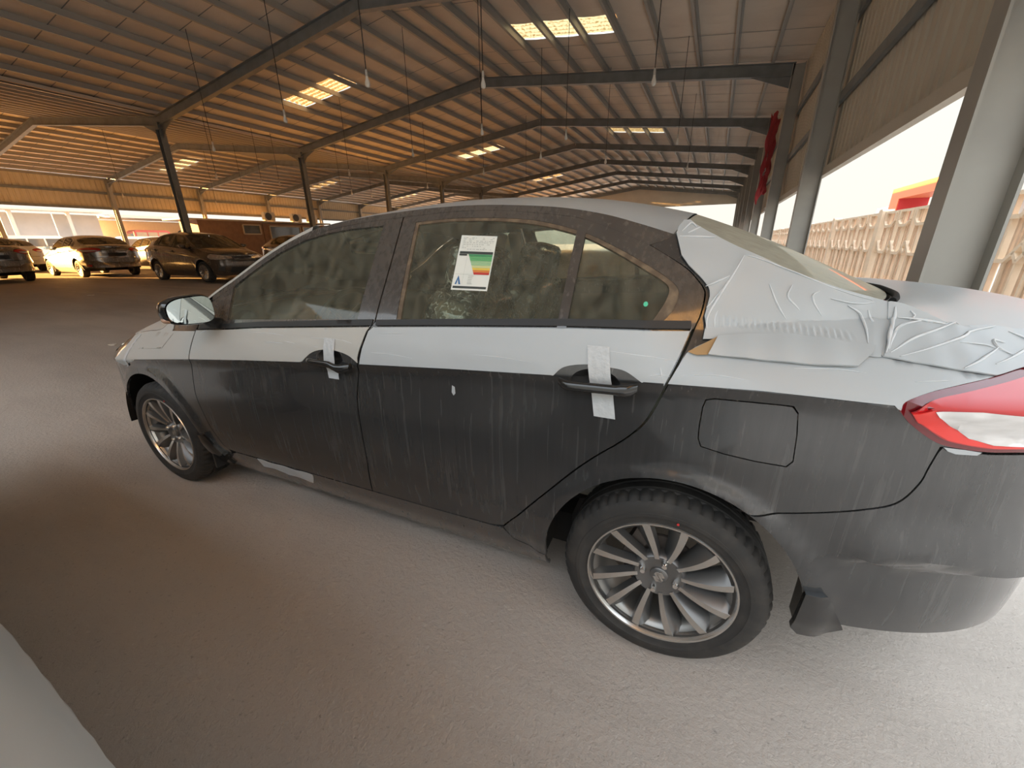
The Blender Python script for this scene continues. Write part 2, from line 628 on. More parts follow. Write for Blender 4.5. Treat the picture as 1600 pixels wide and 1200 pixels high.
def panel(outline, holes=(), off=0.0, grid=0.03, flange=0.012, disp=None, crease=True, mi=0, surf=None):
    """a piece of the body side: outline (and holes) in (s, z), triangulated and laid on the body surface"""
    surf = surf or PS
    loops = [resample(outline, grid * .8)] + [resample(h, grid * .6) for h in holes]
    lo, hi = loops[0].min(0), loops[0].max(0)
    gs = np.arange(lo[0] + grid * .5, hi[0], grid)
    rows = []
    if crease:
        ws = list(np.arange(0, .8, grid))[1:]
        ws = sorted([-w for w in ws] + ws + [0.0, .006, -.006])
        S, Wd = np.meshgrid(gs, ws)
        rows = np.stack([S.ravel(), (zc(S) + Wd).ravel()], -1)
    else:
        S, Z = np.meshgrid(gs, np.arange(lo[1] + grid * .5, hi[1], grid))
        rows = np.stack([S.ravel(), Z.ravel()], -1)
    ok = inside(rows, loops[0])
    for h in loops[1:]:
        ok &= ~inside(rows, h)
    rows = rows[ok]
    if len(rows):
        dmin = np.min([seg_dist(rows, l) for l in loops], 0)
        rows = rows[dmin > grid * .35]
    vs, es = [], []
    for l in loops:
        k = len(vs)
        vs += [Vector(p) for p in l]
        es += [(k + i, k + (i + 1) % len(l)) for i in range(len(l))]
    vs += [Vector(p) for p in rows]
    rv, re, rf = delaunay_2d_cdt(vs, es, [], 0, 1e-6)[:3]
    V2 = np.array([(v.x, v.y) for v in rv])
    T = np.array([f for f in rf if len(f) == 3])
    cen = V2[T].mean(1)
    ok = inside(cen, loops[0])
    for h in loops[1:]:
        ok &= ~inside(cen, h)
    T = T[ok]
    o = np.full(len(V2), off, float)
    if disp is not None:
        o = o + disp(V2[:, 0], V2[:, 1])
    P3, N3 = surf(V2[:, 0], V2[:, 1], o)
    m = MB()
    vs3, fs3 = list(P3), []
    for t in T:
        a, b, c = P3[t[0]], P3[t[1]], P3[t[2]]
        n = np.cross(b - a, c - a)
        fs3.append(tuple(t) if np.dot(n, N3[t[0]]) >= 0 else (t[0], t[2], t[1]))
    if flange:
        cnt = {}
        for f in fs3:
            for i in range(3):
                e = (f[i], f[(i + 1) % 3])
                k = (min(e), max(e))
                cnt.setdefault(k, []).append(e)
        low = {}
        for k, l in cnt.items():
            if len(l) == 1:
                a, b = l[0]
                for i in (a, b):
                    if i not in low:
                        low[i] = len(vs3)
                        vs3.append(P3[i] - N3[i] * flange)
                fs3.append((b, a, low[a], low[b]))
    m.add(vs3, fs3, mi)
    return m


def loft(edge, mid, nv=22, p=2.2, off=0.0, flange=0.0, px=2.0):
    """surface across the car between the left edge curve (3-D) and the middle line, mirrored"""
    E, M_ = np.array(edge), np.array(mid)
    v = np.linspace(-1, 1, nv)
    a = np.abs(v)
    X = M_[:, None, 0] + (E[:, None, 0] - M_[:, None, 0]) * a[None] ** px
    Y = -E[:, None, 1] * v[None]
    Z = M_[:, None, 2] + (E[:, None, 2] - M_[:, None, 2]) * a[None] ** p + off
    G = np.stack([X, -Y, Z], -1)
    m = MB().grid(G)
    if flange:
        nu = len(E)
        ring = [(i, 0) for i in range(nu)] + [(nu - 1, j) for j in range(1, nv)] + [(i, nv - 1) for i in range(nu - 2, -1, -1)] + [(0, j) for j in range(nv - 2, 0, -1)]
        top = [G[i, j] for i, j in ring]
        k = len(top)
        m.add(top + [q - np.array((0, 0, flange)) for q in top], [(i, (i + 1) % k, (i + 1) % k + k, i + k) for i in range(k)])
    return m


def rs3(sz, n):
    """n points along a smoothed (s, z) curve, on the body surface"""
    c = crom(sz, 10)
    d = np.r_[0, np.cumsum(np.hypot(*np.diff(c, axis=0).T))]
    t = np.linspace(0, d[-1], n)
    s, z = np.interp(t, d, c[:, 0]), np.interp(t, d, c[:, 1])
    return PS(s, z)[0]


def rs2(pts, n):
    c = crom(pts, 10)
    d = np.r_[0, np.cumsum(np.sqrt((np.diff(c, axis=0) ** 2).sum(1)))]
    t = np.linspace(0, d[-1], n)
    return np.stack([np.interp(t, d, c[:, k]) for k in range(c.shape[1])], -1)
# ------------------------------------------------------------------ the sedan
RAIL = [(-2.24, 1.0), (-2.07, 1.097), (-1.918, 1.171), (-1.768, 1.258), (-1.635, 1.325), (-1.512, 1.372), (-1.388, 1.399), (-1.227, 1.418), (-1.148, 1.425),
        (-.946, 1.438), (-.758, 1.441), (-.585, 1.433), (-.426, 1.418), (-.289, 1.393), (-.185, 1.364), (-.086, 1.333)]
GF = [(-2.06, 1.075), (-1.908, 1.150), (-1.758, 1.237), (-1.627, 1.304), (-1.507, 1.351), (-1.385, 1.378), (-1.225, 1.398), (-1.056, 1.410)]
GR = [(-1.046, 1.411), (-.847, 1.422), (-.667, 1.420), (-.511, 1.406), (-.422, 1.395), (-.357, 1.383), (-.246, 1.347), (-.144, 1.305), (-.049, 1.251),
      (-.012, 1.219), (.007, 1.196), (.011, 1.177), (.007, 1.137), (-.002, 1.108)]
GB = [(-1.049, 1.410), (-1.039, 1.242), (-1.036, 1.057), (-1.061, 1.024), (-1.083, .962), (-1.091, .929), (-1.118, .824), (-1.128, .758), (-1.128, .641),
      (-1.127, .505), (-1.14, .391), (-1.145, .337)]
GD = [(-.002, 1.108), (-.019, 1.051), (-.049, .966), (-.081, .875), (-.111, .826), (-.16, .775), (-.207, .733), (-.278, .661), (-.397, .52), (-.47, .43),
      (-.509, .385), (-.535, .352)]
FD = [(-2.165, .945), (-2.163, .85), (-2.159, .819), (-2.185, .746), (-2.196, .665), (-2.196, .608), (-2.174, .473), (-2.136, .36), (-2.102, .326)]
GLASS_F = [(-1.895, 1.008), (-1.915, 1.14), (-1.794, 1.223), (-1.666, 1.286), (-1.541, 1.334), (-1.415, 1.361), (-1.29, 1.375), (-1.132, 1.383), (-1.126, 1.241), (-1.122, 1.060)]
GLASS_RO = [(-.984, 1.392), (-.826, 1.4), (-.658, 1.396), (-.501, 1.382), (-.345, 1.345), (-.235, 1.301), (-.134, 1.252), (-.071, 1.214), (-.050, 1.187), (-.056, 1.149), (-.083, 1.113)]
GLASS_RI = [(-.970, 1.384), (-.824, 1.391), (-.655, 1.387), (-.498, 1.370), (-.354, 1.337), (-.249, 1.295), (-.143, 1.242), (-.094, 1.216), (-.075, 1.196), (-.081, 1.163), (-.106, 1.116)]
BSEAM = [(.516, .890), (.506, .841), (.498, .800), (.470, .746), (.416, .717), (.327, .686), (.194, .649)]
LAMP_UP = [(.418, .969), (.423, .985), (.470, 1.004), (.535, 1.019), (.615, 1.033), (.716, 1.047), (.85, 1.052), (1.0, 1.045), (1.15, 1.02)]
LAMP_LO = [(1.22, .97), (1.1, .91), (.95, .885), (.8, .881), (.679, .886), (.608, .885), (.558, .889), (.513, .897), (.478, .916), (.445, .941)]
FILM_C = [(-.031, 1.352), (-.010, 1.340), (.036, 1.316), (.089, 1.290), (.160, 1.259), (.240, 1.226), (.319, 1.199), (.428, 1.173)]
LID = [(.432, 1.172), (.479, 1.164), (.557, 1.137), (.595, 1.125), (.737, 1.111), (.85, 1.101)]
FLAP = [(.046, .940), (.064, .946), (.139, .949), (.215, .951), (.232, .950), (.244, .935), (.252, .880), (.256, .811), (.245, .794), (.178, .795), (.106, .801),
        (.051, .811), (.042, .831), (.040, .868), (.041, .920)]
WHEEL_R = 0.3105


def L(*parts):
    """join open (s, z) curves into one outline"""
    out = []
    for p in parts:
        out += [tuple(q) for q in p]
    return out


def C(pts, n=5):
    return [tuple(q) for q in crom(pts, n)]


def sh(pts, ds=0, dz=0):
    return [(a + ds, b + dz) for a, b in pts]


def arc(cx, cz, rx, rz, a0, a1, n=22):
    return [(cx + rx * math.cos(math.radians(a0 + (a1 - a0) * i / n)), cz + rz * math.sin(math.radians(a0 + (a1 - a0) * i / n))) for i in range(n + 1)]


def belt(s0, s1, dz=0.0, n=24):
    return [(float(s), float(zb(s) + dz)) for s in np.linspace(s0, s1, n)]


def creasel(s0, s1, dz=0.0, n=20):
    return [(float(s), float(zc(s) + dz)) for s in np.linspace(s0, s1, n)]


ARCH_R = arc(0, .302, .372, .400, 59.5, -2)          # behind the wheel, downwards
ARCH_F = arc(0, .302, .372, .400, 60, 184, 34)       # over the wheel to its front
FARCH = arc(-2.65, .302, .378, .374, -4, 145, 34)
FARCH2 = arc(-2.65, .302, .378, .374, 146, 190, 10)

OUT = {
    'front_door': L(C(FD), [(-2.05, .322), (-1.5, .333), (-1.15, .337)], sh(C(GB[2:]), -.003)[::-1][1:], belt(-1.06, -2.15, -.001)),
    'rear_door': L(sh(C(GB[2:]), .003), [(-.85, .342), (-.58, .348)], sh(C(GD), -.003)[::-1][1:], belt(-.012, -1.02, -.001)),
    'front_frame': L(belt(-2.15, -1.042, .001), sh(C(GB[:3]), -.003)[::-1], C(GF)[::-1][1:], [(-2.13, 1.02)]),
    'rear_frame': L(belt(-1.03, -.005, .001), C(GR)[::-1], sh(C(GB[:3]), .003)[1:]),
    'fender': L([(-2.169, .944)], sh(C(FD[1:]), -.005), [(-2.106, .30), (-2.272, .275)], FARCH,
                [(-3.02, .60), (-3.08, .668), (-3.04, .70), (-2.954, .746), (-2.934, .795), (-2.985, .838)],
                C([(-2.923, .855), (-2.75, .880), (-2.612, .899), (-2.5, .945), (-2.40, .985)]), [(-2.25, 1.0), (-2.07, 1.085), (-2.134, 1.022), (-2.158, .955)]),
    'quarter': L([(-.098, 1.326), (-.086, 1.333)], C(FILM_C), C(LID), [(.85, 1.056)], C(LAMP_UP[:7])[::-1], C(LAMP_LO)[::-1][:16], C(BSEAM),
                 ARCH_F, [(-.38, .27), (-.50, .298)], sh(C(GD), .004)[::-1], sh(C(GR[7:]), .004)[::-1][1:]),
    'rear_bumper': L([(.2, .645)], ARCH_R, [(.40, .325), (.6, .335), (.9, .345), (1.2, .345), (S_REAR, .335), (S_REAR, .69), (1.0, .69), (.85, .872), (.75, .874), (.679, .879),
                     (.608, .878), (.558, .882), (.522, .887)], sh(C(BSEAM), .003, -.004)[1:-1]),
    'tail_lamp': L(C(LAMP_UP), C(LAMP_LO)),
    'trunk_face': [(.87, 1.099), (1.0, 1.083), (1.15, 1.075), (S_REAR, 1.06), (S_REAR, .70), (1.005, .70), (.86, .875), (.95, .878), (1.1, .903), (1.228, .97), (1.152, 1.026), (1.0, 1.051), (.87, 1.058)],
    'sill': [(-2.272, .27), (-2.106, .295), (-2.05, .314), (-1.5, .326), (-1.15, .330), (-.85, .335), (-.58, .342), (-.535, .344), (-.50, .293), (-.38, .265), (-.38, .17), (-2.272, .17)],
    'front_bumper': L(FARCH2, [(-3.02, .2), (S_FRONT, .2), (S_FRONT, .595), (-3.70, .595), (-3.72, .695), (-3.4, .667), (-3.085, .663), (-3.024, .595)]),
    'headlamp': [(-3.08, .672), (-3.04, .704), (-2.957, .748), (-2.938, .795), (-2.985, .832), (-3.15, .817), (-3.4, .788), (-3.715, .758), (-3.715, .70), (-3.4, .674)],
    'grille': [(-3.712, .60), (S_FRONT, .60), (S_FRONT, .765), (-3.718, .756), (-3.722, .70)],
    'rail_strip': L(C(RAIL[1:]), [(-.095, 1.321)], C(GR[:8])[::-1], C(GF)[::-1]),
}
EDGE_WS = [(-2.24, 1.0), (-2.07, 1.099), (-1.918, 1.173), (-1.768, 1.26), (-1.635, 1.327), (-1.512, 1.374)]
MID_WS = [(-2.56, 0, .985), (-2.3, 0, 1.11), (-2.0, 0, 1.25), (-1.75, 0, 1.365), (-1.60, 0, 1.425)]
MID_ROOF = [(-1.60, 0, 1.425), (-1.4, 0, 1.457), (-1.15, 0, 1.483), (-.9, 0, 1.497), (-.65, 0, 1.495), (-.4, 0, 1.478), (-.2, 0, 1.448), (-.035, 0, 1.411)]
EDGE_RG = [(-.084, 1.333), (-.01, 1.330), (.036, 1.312), (.089, 1.287), (.16, 1.257), (.24, 1.225), (.319, 1.199), (.428, 1.173)]
MID_RG = [(-.03, 0, 1.408), (.04, 0, 1.383), (.2, 0, 1.322), (.33, 0, 1.265), (.48, 0, 1.195), (.545, 0, 1.165)]
EDGE_DK = LID + [(1.0, 1.085), (1.15, 1.075), (1.35, 1.07)]
MID_DK = [(.56, 0, 1.158), (.65, 0, 1.163), (.75, 0, 1.158), (.88, 0, 1.143), (.97, 0, 1.12), (1.005, 0, 1.075)]
EDGE_HD = [(-2.40, .985), (-2.5, .947), (-2.612, .902), (-2.75, .883), (-2.923, .858), (-3.15, .822), (-3.4, .793), (-3.71, .762)]
MID_HD = [(-2.52, 0, 1.0), (-2.7, 0, .985), (-2.9, 0, .962), (-3.1, 0, .93), (-3.28, 0, .885), (-3.40, 0, .835), (-3.452, 0, .78)]


def both(m, name, mats, parent, smooth=38, label=None):
    """left piece and its mirror image; returns the left one"""
    a = m.build(name, mats, parent, smooth, fix=False)
    m.mirrored().build(name, mats, parent, smooth, fix=False)
    if label:
        a['label'] = label
    return a


def whole(m):
    r = m.mirrored()
    return MB().join(m).join(r)


def tyre_mesh():
    # profile (radius, y): inner bead -> tread -> outer bead; the outer face looks towards -y
    pr = [(.205, .085), (.222, .094), (.25, .0995), (.278, .0985), (.296, .088), (.303, .076), (.3075, .070), (.3085, .044), (.3085, .041), (.302, .040), (.302, .032), (.3095, .031),
          (.3105, .006), (.3038, .0045), (.3038, -.0045), (.3105, -.006), (.3095, -.031), (.302, -.032), (.302, -.040), (.3085, -.041), (.3085, -.044), (.3075, -.070), (.303, -.076), (.296, -.088),
          (.278, -.0985), (.262, -.0995), (.2605, -.101), (.250, -.101), (.2485, -.0995), (.235, -.097), (.224, -.094), (.217, -.088), (.205, -.085)]
    n = 216

    def rf(i, j, r):
        if i % 4 == 0 and pr[j][0] > .2995 and 0.043 < abs(pr[j][1]) < .078:
            return r - .007
        return r
    return MB().lathe(pr, n=n, rfun=rf)


def spoke(n=12):
    """one twisted spoke: a bright machined ridge and a grey flank, at angle 0 along +x, front towards -y"""
    m = MB()
    rs = np.linspace(.066, .2125, 7)
    k = []
    for i, r in enumerate(rs):
        t = i / 6
        w1 = .0065 + .0050 * t                  # machined ridge
        w2 = .009 + .026 * t                    # grey flank
        y0 = -.060 - .026 * math.sin(t * 1.7)   # face bulges outwards
        tw = .10 * t                            # swirl
        dep = .020 + .012 * t
        pts = [(-w1 - .004, y0 + .030), (-w1, y0), (w1, y0 - .001), (w1 + w2, y0 + dep), (w1 + w2 + .002, y0 + dep + .022)]
        ca, sa = math.cos(tw), math.sin(tw)
        k.append([(r * ca - q * sa, y, r * sa + q * ca) for q, y in pts])
    vs = [p for ring in k for p in ring]
    a, b = [], []
    for i in range(6):
        for j in range(4):
            f = (i * 5 + j, (i + 1) * 5 + j, (i + 1) * 5 + j + 1, i * 5 + j + 1)
            (a if j == 1 else b).append(f)
    m.add(vs, a, 0)
    m.add(vs, b, 1)
    m.add(k[0] + k[-1], [(4, 3, 2, 1, 0), (5, 6, 7, 8, 9)], 1)
    return m


def rim_mb():
    m = MB()
    pr = [(.2005, .09), (.192, .06), (.186, .0), (.190, -.045), (.198, -.062), (.2085, -.070), (.2125, -.088), (.2175, -.097), (.2225, -.098), (.2245, -.094), (.2215, -.086)]
    m.lathe(pr[:6], n=72, mi=1)
    m.lathe(pr[5:], n=72, mi=0)
    return m


def hub_mb():
    m = MB()
    m.lathe([(.0, -.050), (.034, -.052), (.060, -.056), (.074, -.060), (.082, -.052), (.084, -.03), (.078, -.02)], n=40, mi=1)
    return m


def emblem(m, c, r, y, mi):
    """the stylised S badge on the wheel's centre cap"""
    a = [(-.62, .30), (0, .80), (.62, .30), (.36, .10), (0, .38), (-.20, .22), (.62, -.42), (.34, -.62), (-.62, .12)]
    b = [(-x, -z) for x, z in a]
    for poly in (a, b):
        m.prism([(c[0] + x * r, c[1] + z * r) for x, z in poly], y, y + .004, 'y', mi)


def make_wheel(parent, loc, mirror, detail, rot=0.0, label=None):
    """wheel in its own frame: axle along y, outer face to -y"""
    w = tyre_mesh() if 'tyre' not in CACHE else None
    if w is not None:
        CACHE['tyre'] = w.mesh('tyre', 40)
        CACHE['tyre'].materials.append(MATS['tyre_rubber'])
        sp_ = spoke().mesh('spoke', 40)
        for q in ('alloy', 'alloy_grey'):
            sp_.materials.append(MATS[q])
        CACHE['spoke'] = sp_
        rm = rim_mb().mesh('rim', 45)
        for q in ('alloy', 'rim_barrel'):
            rm.materials.append(MATS[q])
        CACHE['rim'] = rm
        hb = hub_mb().mesh('wheel_hub', 45)
        for q in ('alloy', 'alloy_grey'):
            hb.materials.append(MATS[q])
        CACHE['hub'] = hb
        al = rim_mb()
        for i in range(12):
            s1 = spoke()
            R = Matrix.Rotation(-i * math.pi / 6, 3, 'Y')
            s1.v = [tuple(R @ Vector(p)) for p in s1.v]
            s1.m = [0 if q == 0 else 1 for q in s1.m]
            al.join(s1)
        al.join(hub_mb())
        am = al.mesh('alloy_rim', 45)
        for q in ('alloy', 'rim_barrel'):
            am.materials.append(MATS[q])
        CACHE['alloy_rim'] = am
    o = link('wheel', CACHE['tyre'], parent, loc)
    if label:
        o['label'] = label
    o.rotation_euler = (0, rot, math.pi if mirror else 0)
    if detail:
        link('rim', CACHE['rim'], o)
        for i in range(12):
            s_ = link('spoke', CACHE['spoke'], o)
            s_.rotation_euler = (0, i * math.pi / 6, 0)
        link('wheel_hub', CACHE['hub'], o)
        for i in range(4):
            a = math.pi / 4 * (2 * i) + .12
            nb = MB()
            nb.lathe([(.0, -.073), (.0075, -.073), (.0105, -.067), (.0105, -.045)], n=14, c=(.052 * math.cos(a), 0, .052 * math.sin(a)))
            nb.build('lug_nut', 'chrome', o, 40)
        cb = MB()
        cb.lathe([(.0, -.060), (.024, -.0595), (.0275, -.0565), (.0285, -.05)], n=32, mi=0)
        emblem(cb, (0, 0), .027, -.0645, 1)
        cb.build('centre_cap', ['alloy_grey', 'alloy'], o, 40)
        db = MB()
        db.lathe([(.05, -.012), (.118, -.012), (.120, -.005), (.118, .0), (.05, .0)], n=48)
        db.box((-.10, -.0, .05), (.05, .05, .12))
        db.lathe([(.0, -.03), (.05, -.03), (.06, .06)], n=24)
        db.build('brake_disc', 'brake_iron', o, 40)
        tm = MB()
        a = math.radians(103)
        tm.lathe([(.0, -.1015), (.0035, -.1013), (.004, -.0985)], n=12, c=(.243 * math.cos(a), 0, .243 * math.sin(a)))
        tm.build('tyre_mark', 'dot_red', o, label='small red paint dot on the tyre')
    else:
        link('alloy_rim', CACHE['alloy_rim'], o)
    return o


CACHE = {}


def handle_bar(s0, s1, z0, z1, out=.029):
    """grab handle standing off the door skin"""
    m = MB()
    n = 16
    rows = []
    for i in range(n + 1):
        t = i / n
        s, z = s0 + (s1 - s0) * t, z0 + (z1 - z0) * t
        o = out * (.35 + .65 * min(1, math.sin(math.pi * min(t, 1 - t) * 3.2) if min(t, 1 - t) < .156 else 1))
        p, nn = PS(s, z, o)
        tz = np.array((0, 0, 1.0))
        hh = .0130 + (.003 if t > .76 else 0)
        th = .010
        if i in (0, n):
            hh *= .75
        rows.append([p + tz * hh * math.sin(a) + nn * th * math.cos(a) for a in np.linspace(0, 2 * math.pi, 15)[:-1]])
    G = np.array(rows)
    G = np.concatenate([G, G[:, :1]], 1)
    m.grid(G)
    m.add(G[0, :-1], [tuple(range(14))])
    m.add(G[-1, :-1], [tuple(range(14))[::-1]])
    return m


def cup(cs, cz, rs_, rz):
    """finger bowl behind a door handle"""
    m = MB()
    R = []
    for k, d in ((1.0, .001), (.9, -.012), (.65, -.024), (.3, -.03), (.02, -.031)):
        R.append(PS(cs + rs_ * k * np.cos(np.linspace(0, 2 * np.pi, 29)), cz + rz * k * np.sin(np.linspace(0, 2 * np.pi, 29)), d)[0])
    m.grid(np.array(R))
    return m


def ellipse(cs, cz, a, b, n=28):
    return [(cs + a * math.cos(2 * math.pi * i / n), cz + b * math.sin(2 * math.pi * i / n)) for i in range(n)]


def rounded(m, c, s, r=.04, mi=0, rot=None, seg=5):
    """soft-edged block (superellipsoid)"""
    n1, n2 = 22, 12
    V = []
    e = .35

    def sp_(v, q):
        return math.copysign(abs(v) ** q, v)
    for i in range(n1):
        a = 2 * math.pi * i / n1
        row = []
        for j in range(n2 + 1):
            b = -math.pi / 2 + math.pi * j / n2
            p = Vector((sp_(math.cos(b), e) * sp_(math.cos(a), e) * s[0] / 2, sp_(math.cos(b), e) * sp_(math.sin(a), e) * s[1] / 2, sp_(math.sin(b), e) * s[2] / 2))
            if rot is not None:
                p = rot @ p
            row.append(p + Vector(c))
        V.append(row)
    m.grid(np.array(V), mi, closed_u=True)
    return m


def wrinkle(lines):
    """height of folds in the film: lines = (points, height, width)"""
    def f(s, z):
        h = np.zeros_like(s)
        q = np.stack([s, z], -1)
        for pts, ht, wd in lines:
            c = crom(pts, 6)
            d = seg_dist(q, c, closed=False)
            h = h + ht * np.exp(-(d / (wd * 1.6)) ** 2)
        return h
    return f


def make_sedan(name, label, cat, loc, rz, paint='grey_paint', film=True, detail=True, group=None):
    car = thing(name, label, cat, loc, rz, group)
    G = .028 if detail else .06
    pan = lambda k, holes=(), **kw: panel(OUT[k], holes, grid=kw.pop('grid', G), **kw)
    glass_side = 'side_glass' if detail else 'bg_glass'
    FR = 'frame_black' if detail else 'gloss_black'

    # --- doors (left, then right as a mirror image)
    cupF, cupR = ellipse(-1.232, .915, .062, .034), ellipse(-.232, .951, .068, .038)
    fd = pan('front_door', [cupF])
    rd = pan('rear_door', [cupR])
    ff = pan('front_frame', [GLASS_F], off=.0)
    rf = pan('rear_frame', [L(C(GLASS_RO), [(-.943, 1.071)])], off=.0)
    gf = panel(GLASS_F, off=-.006, grid=.05, flange=0, crease=False)
    ri = L(C(GLASS_RI), [(-.925, 1.068)])
    ring = panel(L(C(GLASS_RO), [(-.943, 1.071)]), [ri], off=-.002, grid=.03, flange=.01, crease=False)
    left = [q for q in C(GLASS_RI) if q[0] < -.348]
    right = [q for q in C(GLASS_RI) if q[0] >= -.348]
    g1 = panel(L(left, [(-.346, 1.337), (-.344, 1.092), (-.925, 1.068)]), off=-.006, grid=.05, flange=0, crease=False)
    g2 = panel(L([(-.344, 1.336)], right, [(-.342, 1.092)]), off=-.006, grid=.05, flange=0, crease=False)
    dv = panel([(-.362, 1.352), (-.333, 1.341), (-.330, 1.086), (-.358, 1.084)], off=.003, grid=.03, flange=.01, crease=False)
    bmf = panel(L(belt(-2.13, -1.045, .002), belt(-1.045, -2.12, .022)), off=.004, grid=.03, flange=.006, crease=False)
    bmr = panel(L(belt(-1.028, -.01, .002), belt(-.012, -1.03, .020)), off=.004, grid=.03, flange=.006, crease=False)
    hf, hr = handle_bar(-1.337, -1.125, .894, .900), handle_bar(-.333, -.118, .951, .957)
    cf, cr_ = cup(-1.232, .915, .062, .034), cup(-.232, .951, .068, .038)
    for side in (0, 1):
        T = (lambda m: m) if side == 0 else (lambda m: m.mirrored())
        kw = dict(smooth=38, fix=False)
        d1 = T(fd).build('front_door', paint, car, **kw)
        T(ff).build('window_frame', FR, d1, **kw)
        T(gf).build('window_glass', glass_side, d1, **kw)
        T(bmf).build('belt_moulding', 'black_plastic', d1, **kw)
        T(hf).build('door_handle', 'gloss_black', d1, 50)
        T(cf).build('handle_bowl', 'black_plastic', d1, 50)
        d2 = T(rd).build('rear_door', paint, car, **kw)
        T(rf).build('window_frame', FR, d2, **kw)
        T(ring).build('window_seal', 'rubber_seal' if detail else 'black_plastic', d2, **kw)
        T(g1).build('window_glass', glass_side, d2, **kw)
        T(g2).build('quarter_glass', glass_side, d2, **kw)
        T(dv).build('window_divider', FR, d2, **kw)
        T(bmr).build('belt_moulding', 'black_plastic', d2, **kw)
        T(hr).build('door_handle', 'gloss_black', d2, 50)
        T(cr_).build('handle_bowl', 'black_plastic', d2, 50)
        # mirror
        mh = MB()
        V = []
        for i, (t, k) in enumerate(((0, .93), (.012, 1.0), (.045, .98), (.085, .82), (.11, .5), (.118, .03))):
            row = []
            for a in np.linspace(0, 2 * np.pi, 27)[:-1]:
                ca, sa = math.cos(a), math.sin(a)
                e = .62
                yy = math.copysign(abs(ca) ** e, ca) * .088 * k
                zz = math.copysign(abs(sa) ** e, sa) * .062 * k * (1 - .18 * ca)
                row.append((-1.925 - t - .10 * (.5 + yy / .176) * .30, -.915 - yy * 1.0, 1.063 + zz + .0))
            V.append(row)
        V = np.array(V)
        V = np.concatenate([V, V[:, :1]], 1)
        mh.grid(V)
        mo = T(mh).build('mirror_housing', paint if not detail else 'gloss_black', d1, 45)
        mg = MB()
        rowg = [(-1.918 - .10 * (.5 + yy / .176) * .30, -.915 - yy, 1.063 + zz) for yy, zz in
                [(math.copysign(abs(math.cos(a)) ** .62, math.cos(a)) * .080, math.copysign(abs(math.sin(a)) ** .62, math.sin(a)) * .054 * (1 - .18 * math.cos(a))) for a in np.linspace(0, 2 * np.pi, 41)[:-1]]]
        mg.add(rowg, [tuple(range(40))])
        T(mg).build('mirror_glass', 'mirror_glass', mo if False else d1)
        ma = MB()
        ma.tube([(-1.965, -.79, .985), (-1.965, -.835, .995), (-1.955, -.86, 1.02)], [.026, .024, .022], 10)
        T(ma).build('mirror_arm', 'black_plastic', d1, 45)
        mi_ = MB()
        mi_.add(*blister(( -1.985, -.985, 1.03), (.03, .018, .014)))
        T(mi_).build('turn_signal', 'orange_lens', d1, 60)
        if side == 0:
            LD1, LD2 = d1, d2

    # --- body panels
    whl = []
    both(pan('fender'), 'fender', paint, car)
    Q = both(pan('quarter', [FLAP], grid=.018 if detail else .06), 'quarter_panel', paint, car)
    both(panel(FLAP and [(.148 + (a - .148) * .975, .872 + (b - .872) * .955) for a, b in FLAP], off=.0005, grid=.03, flange=.008, crease=False), 'fuel_flap', paint, car)
    both(pan('rail_strip', off=.001), 'roof_rail', FR, car)
    both(pan('sill'), 'sill_panel', paint, car)
    RB = whole(pan('rear_bumper')).build('rear_bumper', paint, car, 34, fix=False)
    FB = whole(pan('front_bumper', crease=False)).build('front_bumper', paint, car, 34, fix=False)
    lamps = both(panel(OUT['tail_lamp'], off=.002, grid=G, flange=.02, crease=False), 'tail_lamp', 'lamp_red_dark', car, label='red and clear tail lamp')
    inner = L(C([(.438, .968), (.475, .992), (.54, 1.007), (.615, 1.021), (.716, 1.035), (.85, 1.040), (1.0, 1.033), (1.14, 1.008)]), C([(1.2, .968), (1.09, .920), (.95, .896), (.8, .891), (.679, .895), (.608, .894), (.56, .899), (.52, .907), (.489, .924), (.458, .945)]))
    white = [(.474, .974), (.554, .975), (.635, .970), (.80, .962), (1.0, .957), (1.10, .945), (.98, .915), (.80, .902), (.674, .903), (.600, .905), (.553, .917)]
    split_lo = [(.440, .967), (.474, .975), (.553, .917), (.600, .904), (.674, .902), (.80, .901), (.98, .914), (.95, .898), (.8, .893), (.679, .897), (.608, .896), (.56, .901), (.52, .909), (.489, .926), (.458, .947)]
    for k, side in enumerate((0, 1)):
        T = (lambda m: m) if side == 0 else (lambda m: m.mirrored())
        lo_ = lamps if side == 0 else [c for c in car.children if c.name.startswith('tail_lamp')][-1]
        T(panel(inner, off=.006, grid=.02, flange=.004, crease=False)).build('red_lens', 'lamp_red', lo_, 38, fix=False)
        T(panel(split_lo, off=.008, grid=.02, flange=.003, crease=False)).build('side_lens', 'lamp_red_bright', lo_, 38, fix=False)
        T(panel(white, off=.010, grid=.015, flange=.004, crease=False, disp=lambda s, z: .0025 * np.sin((z + .02 * s) * 420))).build('clear_lens', 'lamp_clear', lo_, 38, fix=False)
    both(panel(OUT['headlamp'], off=-.002, grid=.03, flange=.03, crease=False), 'headlamp', 'head_lens', car)
    for side in (0, 1):
        T = (lambda m: m) if side == 0 else (lambda m: m.mirrored())
        hl = [c for c in car.children if c.name.startswith('headlamp')][side]
        for cs, cz, r in ((-3.30, .735, .045), (-3.52, .728, .032)):
            T(panel(ellipse(cs, cz, r, r * .95, 20), off=.004, grid=.02, flange=.01, crease=False)).build('projector', 'chrome', hl, 40, fix=False)
    gr = whole(panel(OUT['grille'], off=-.012, grid=.04, flange=0, crease=False)).build('grille', 'gloss_black', car, 40, fix=False)
    for zz in (.63, .66, .69, .72, .748):
        whole(panel([(-3.735, zz - .004), (S_FRONT, zz - .004), (S_FRONT, zz + .004), (-3.735, zz + .004)], off=.002, grid=.05, flange=.008, crease=False)).build('grille_bar', 'chrome', gr, 40, fix=False)
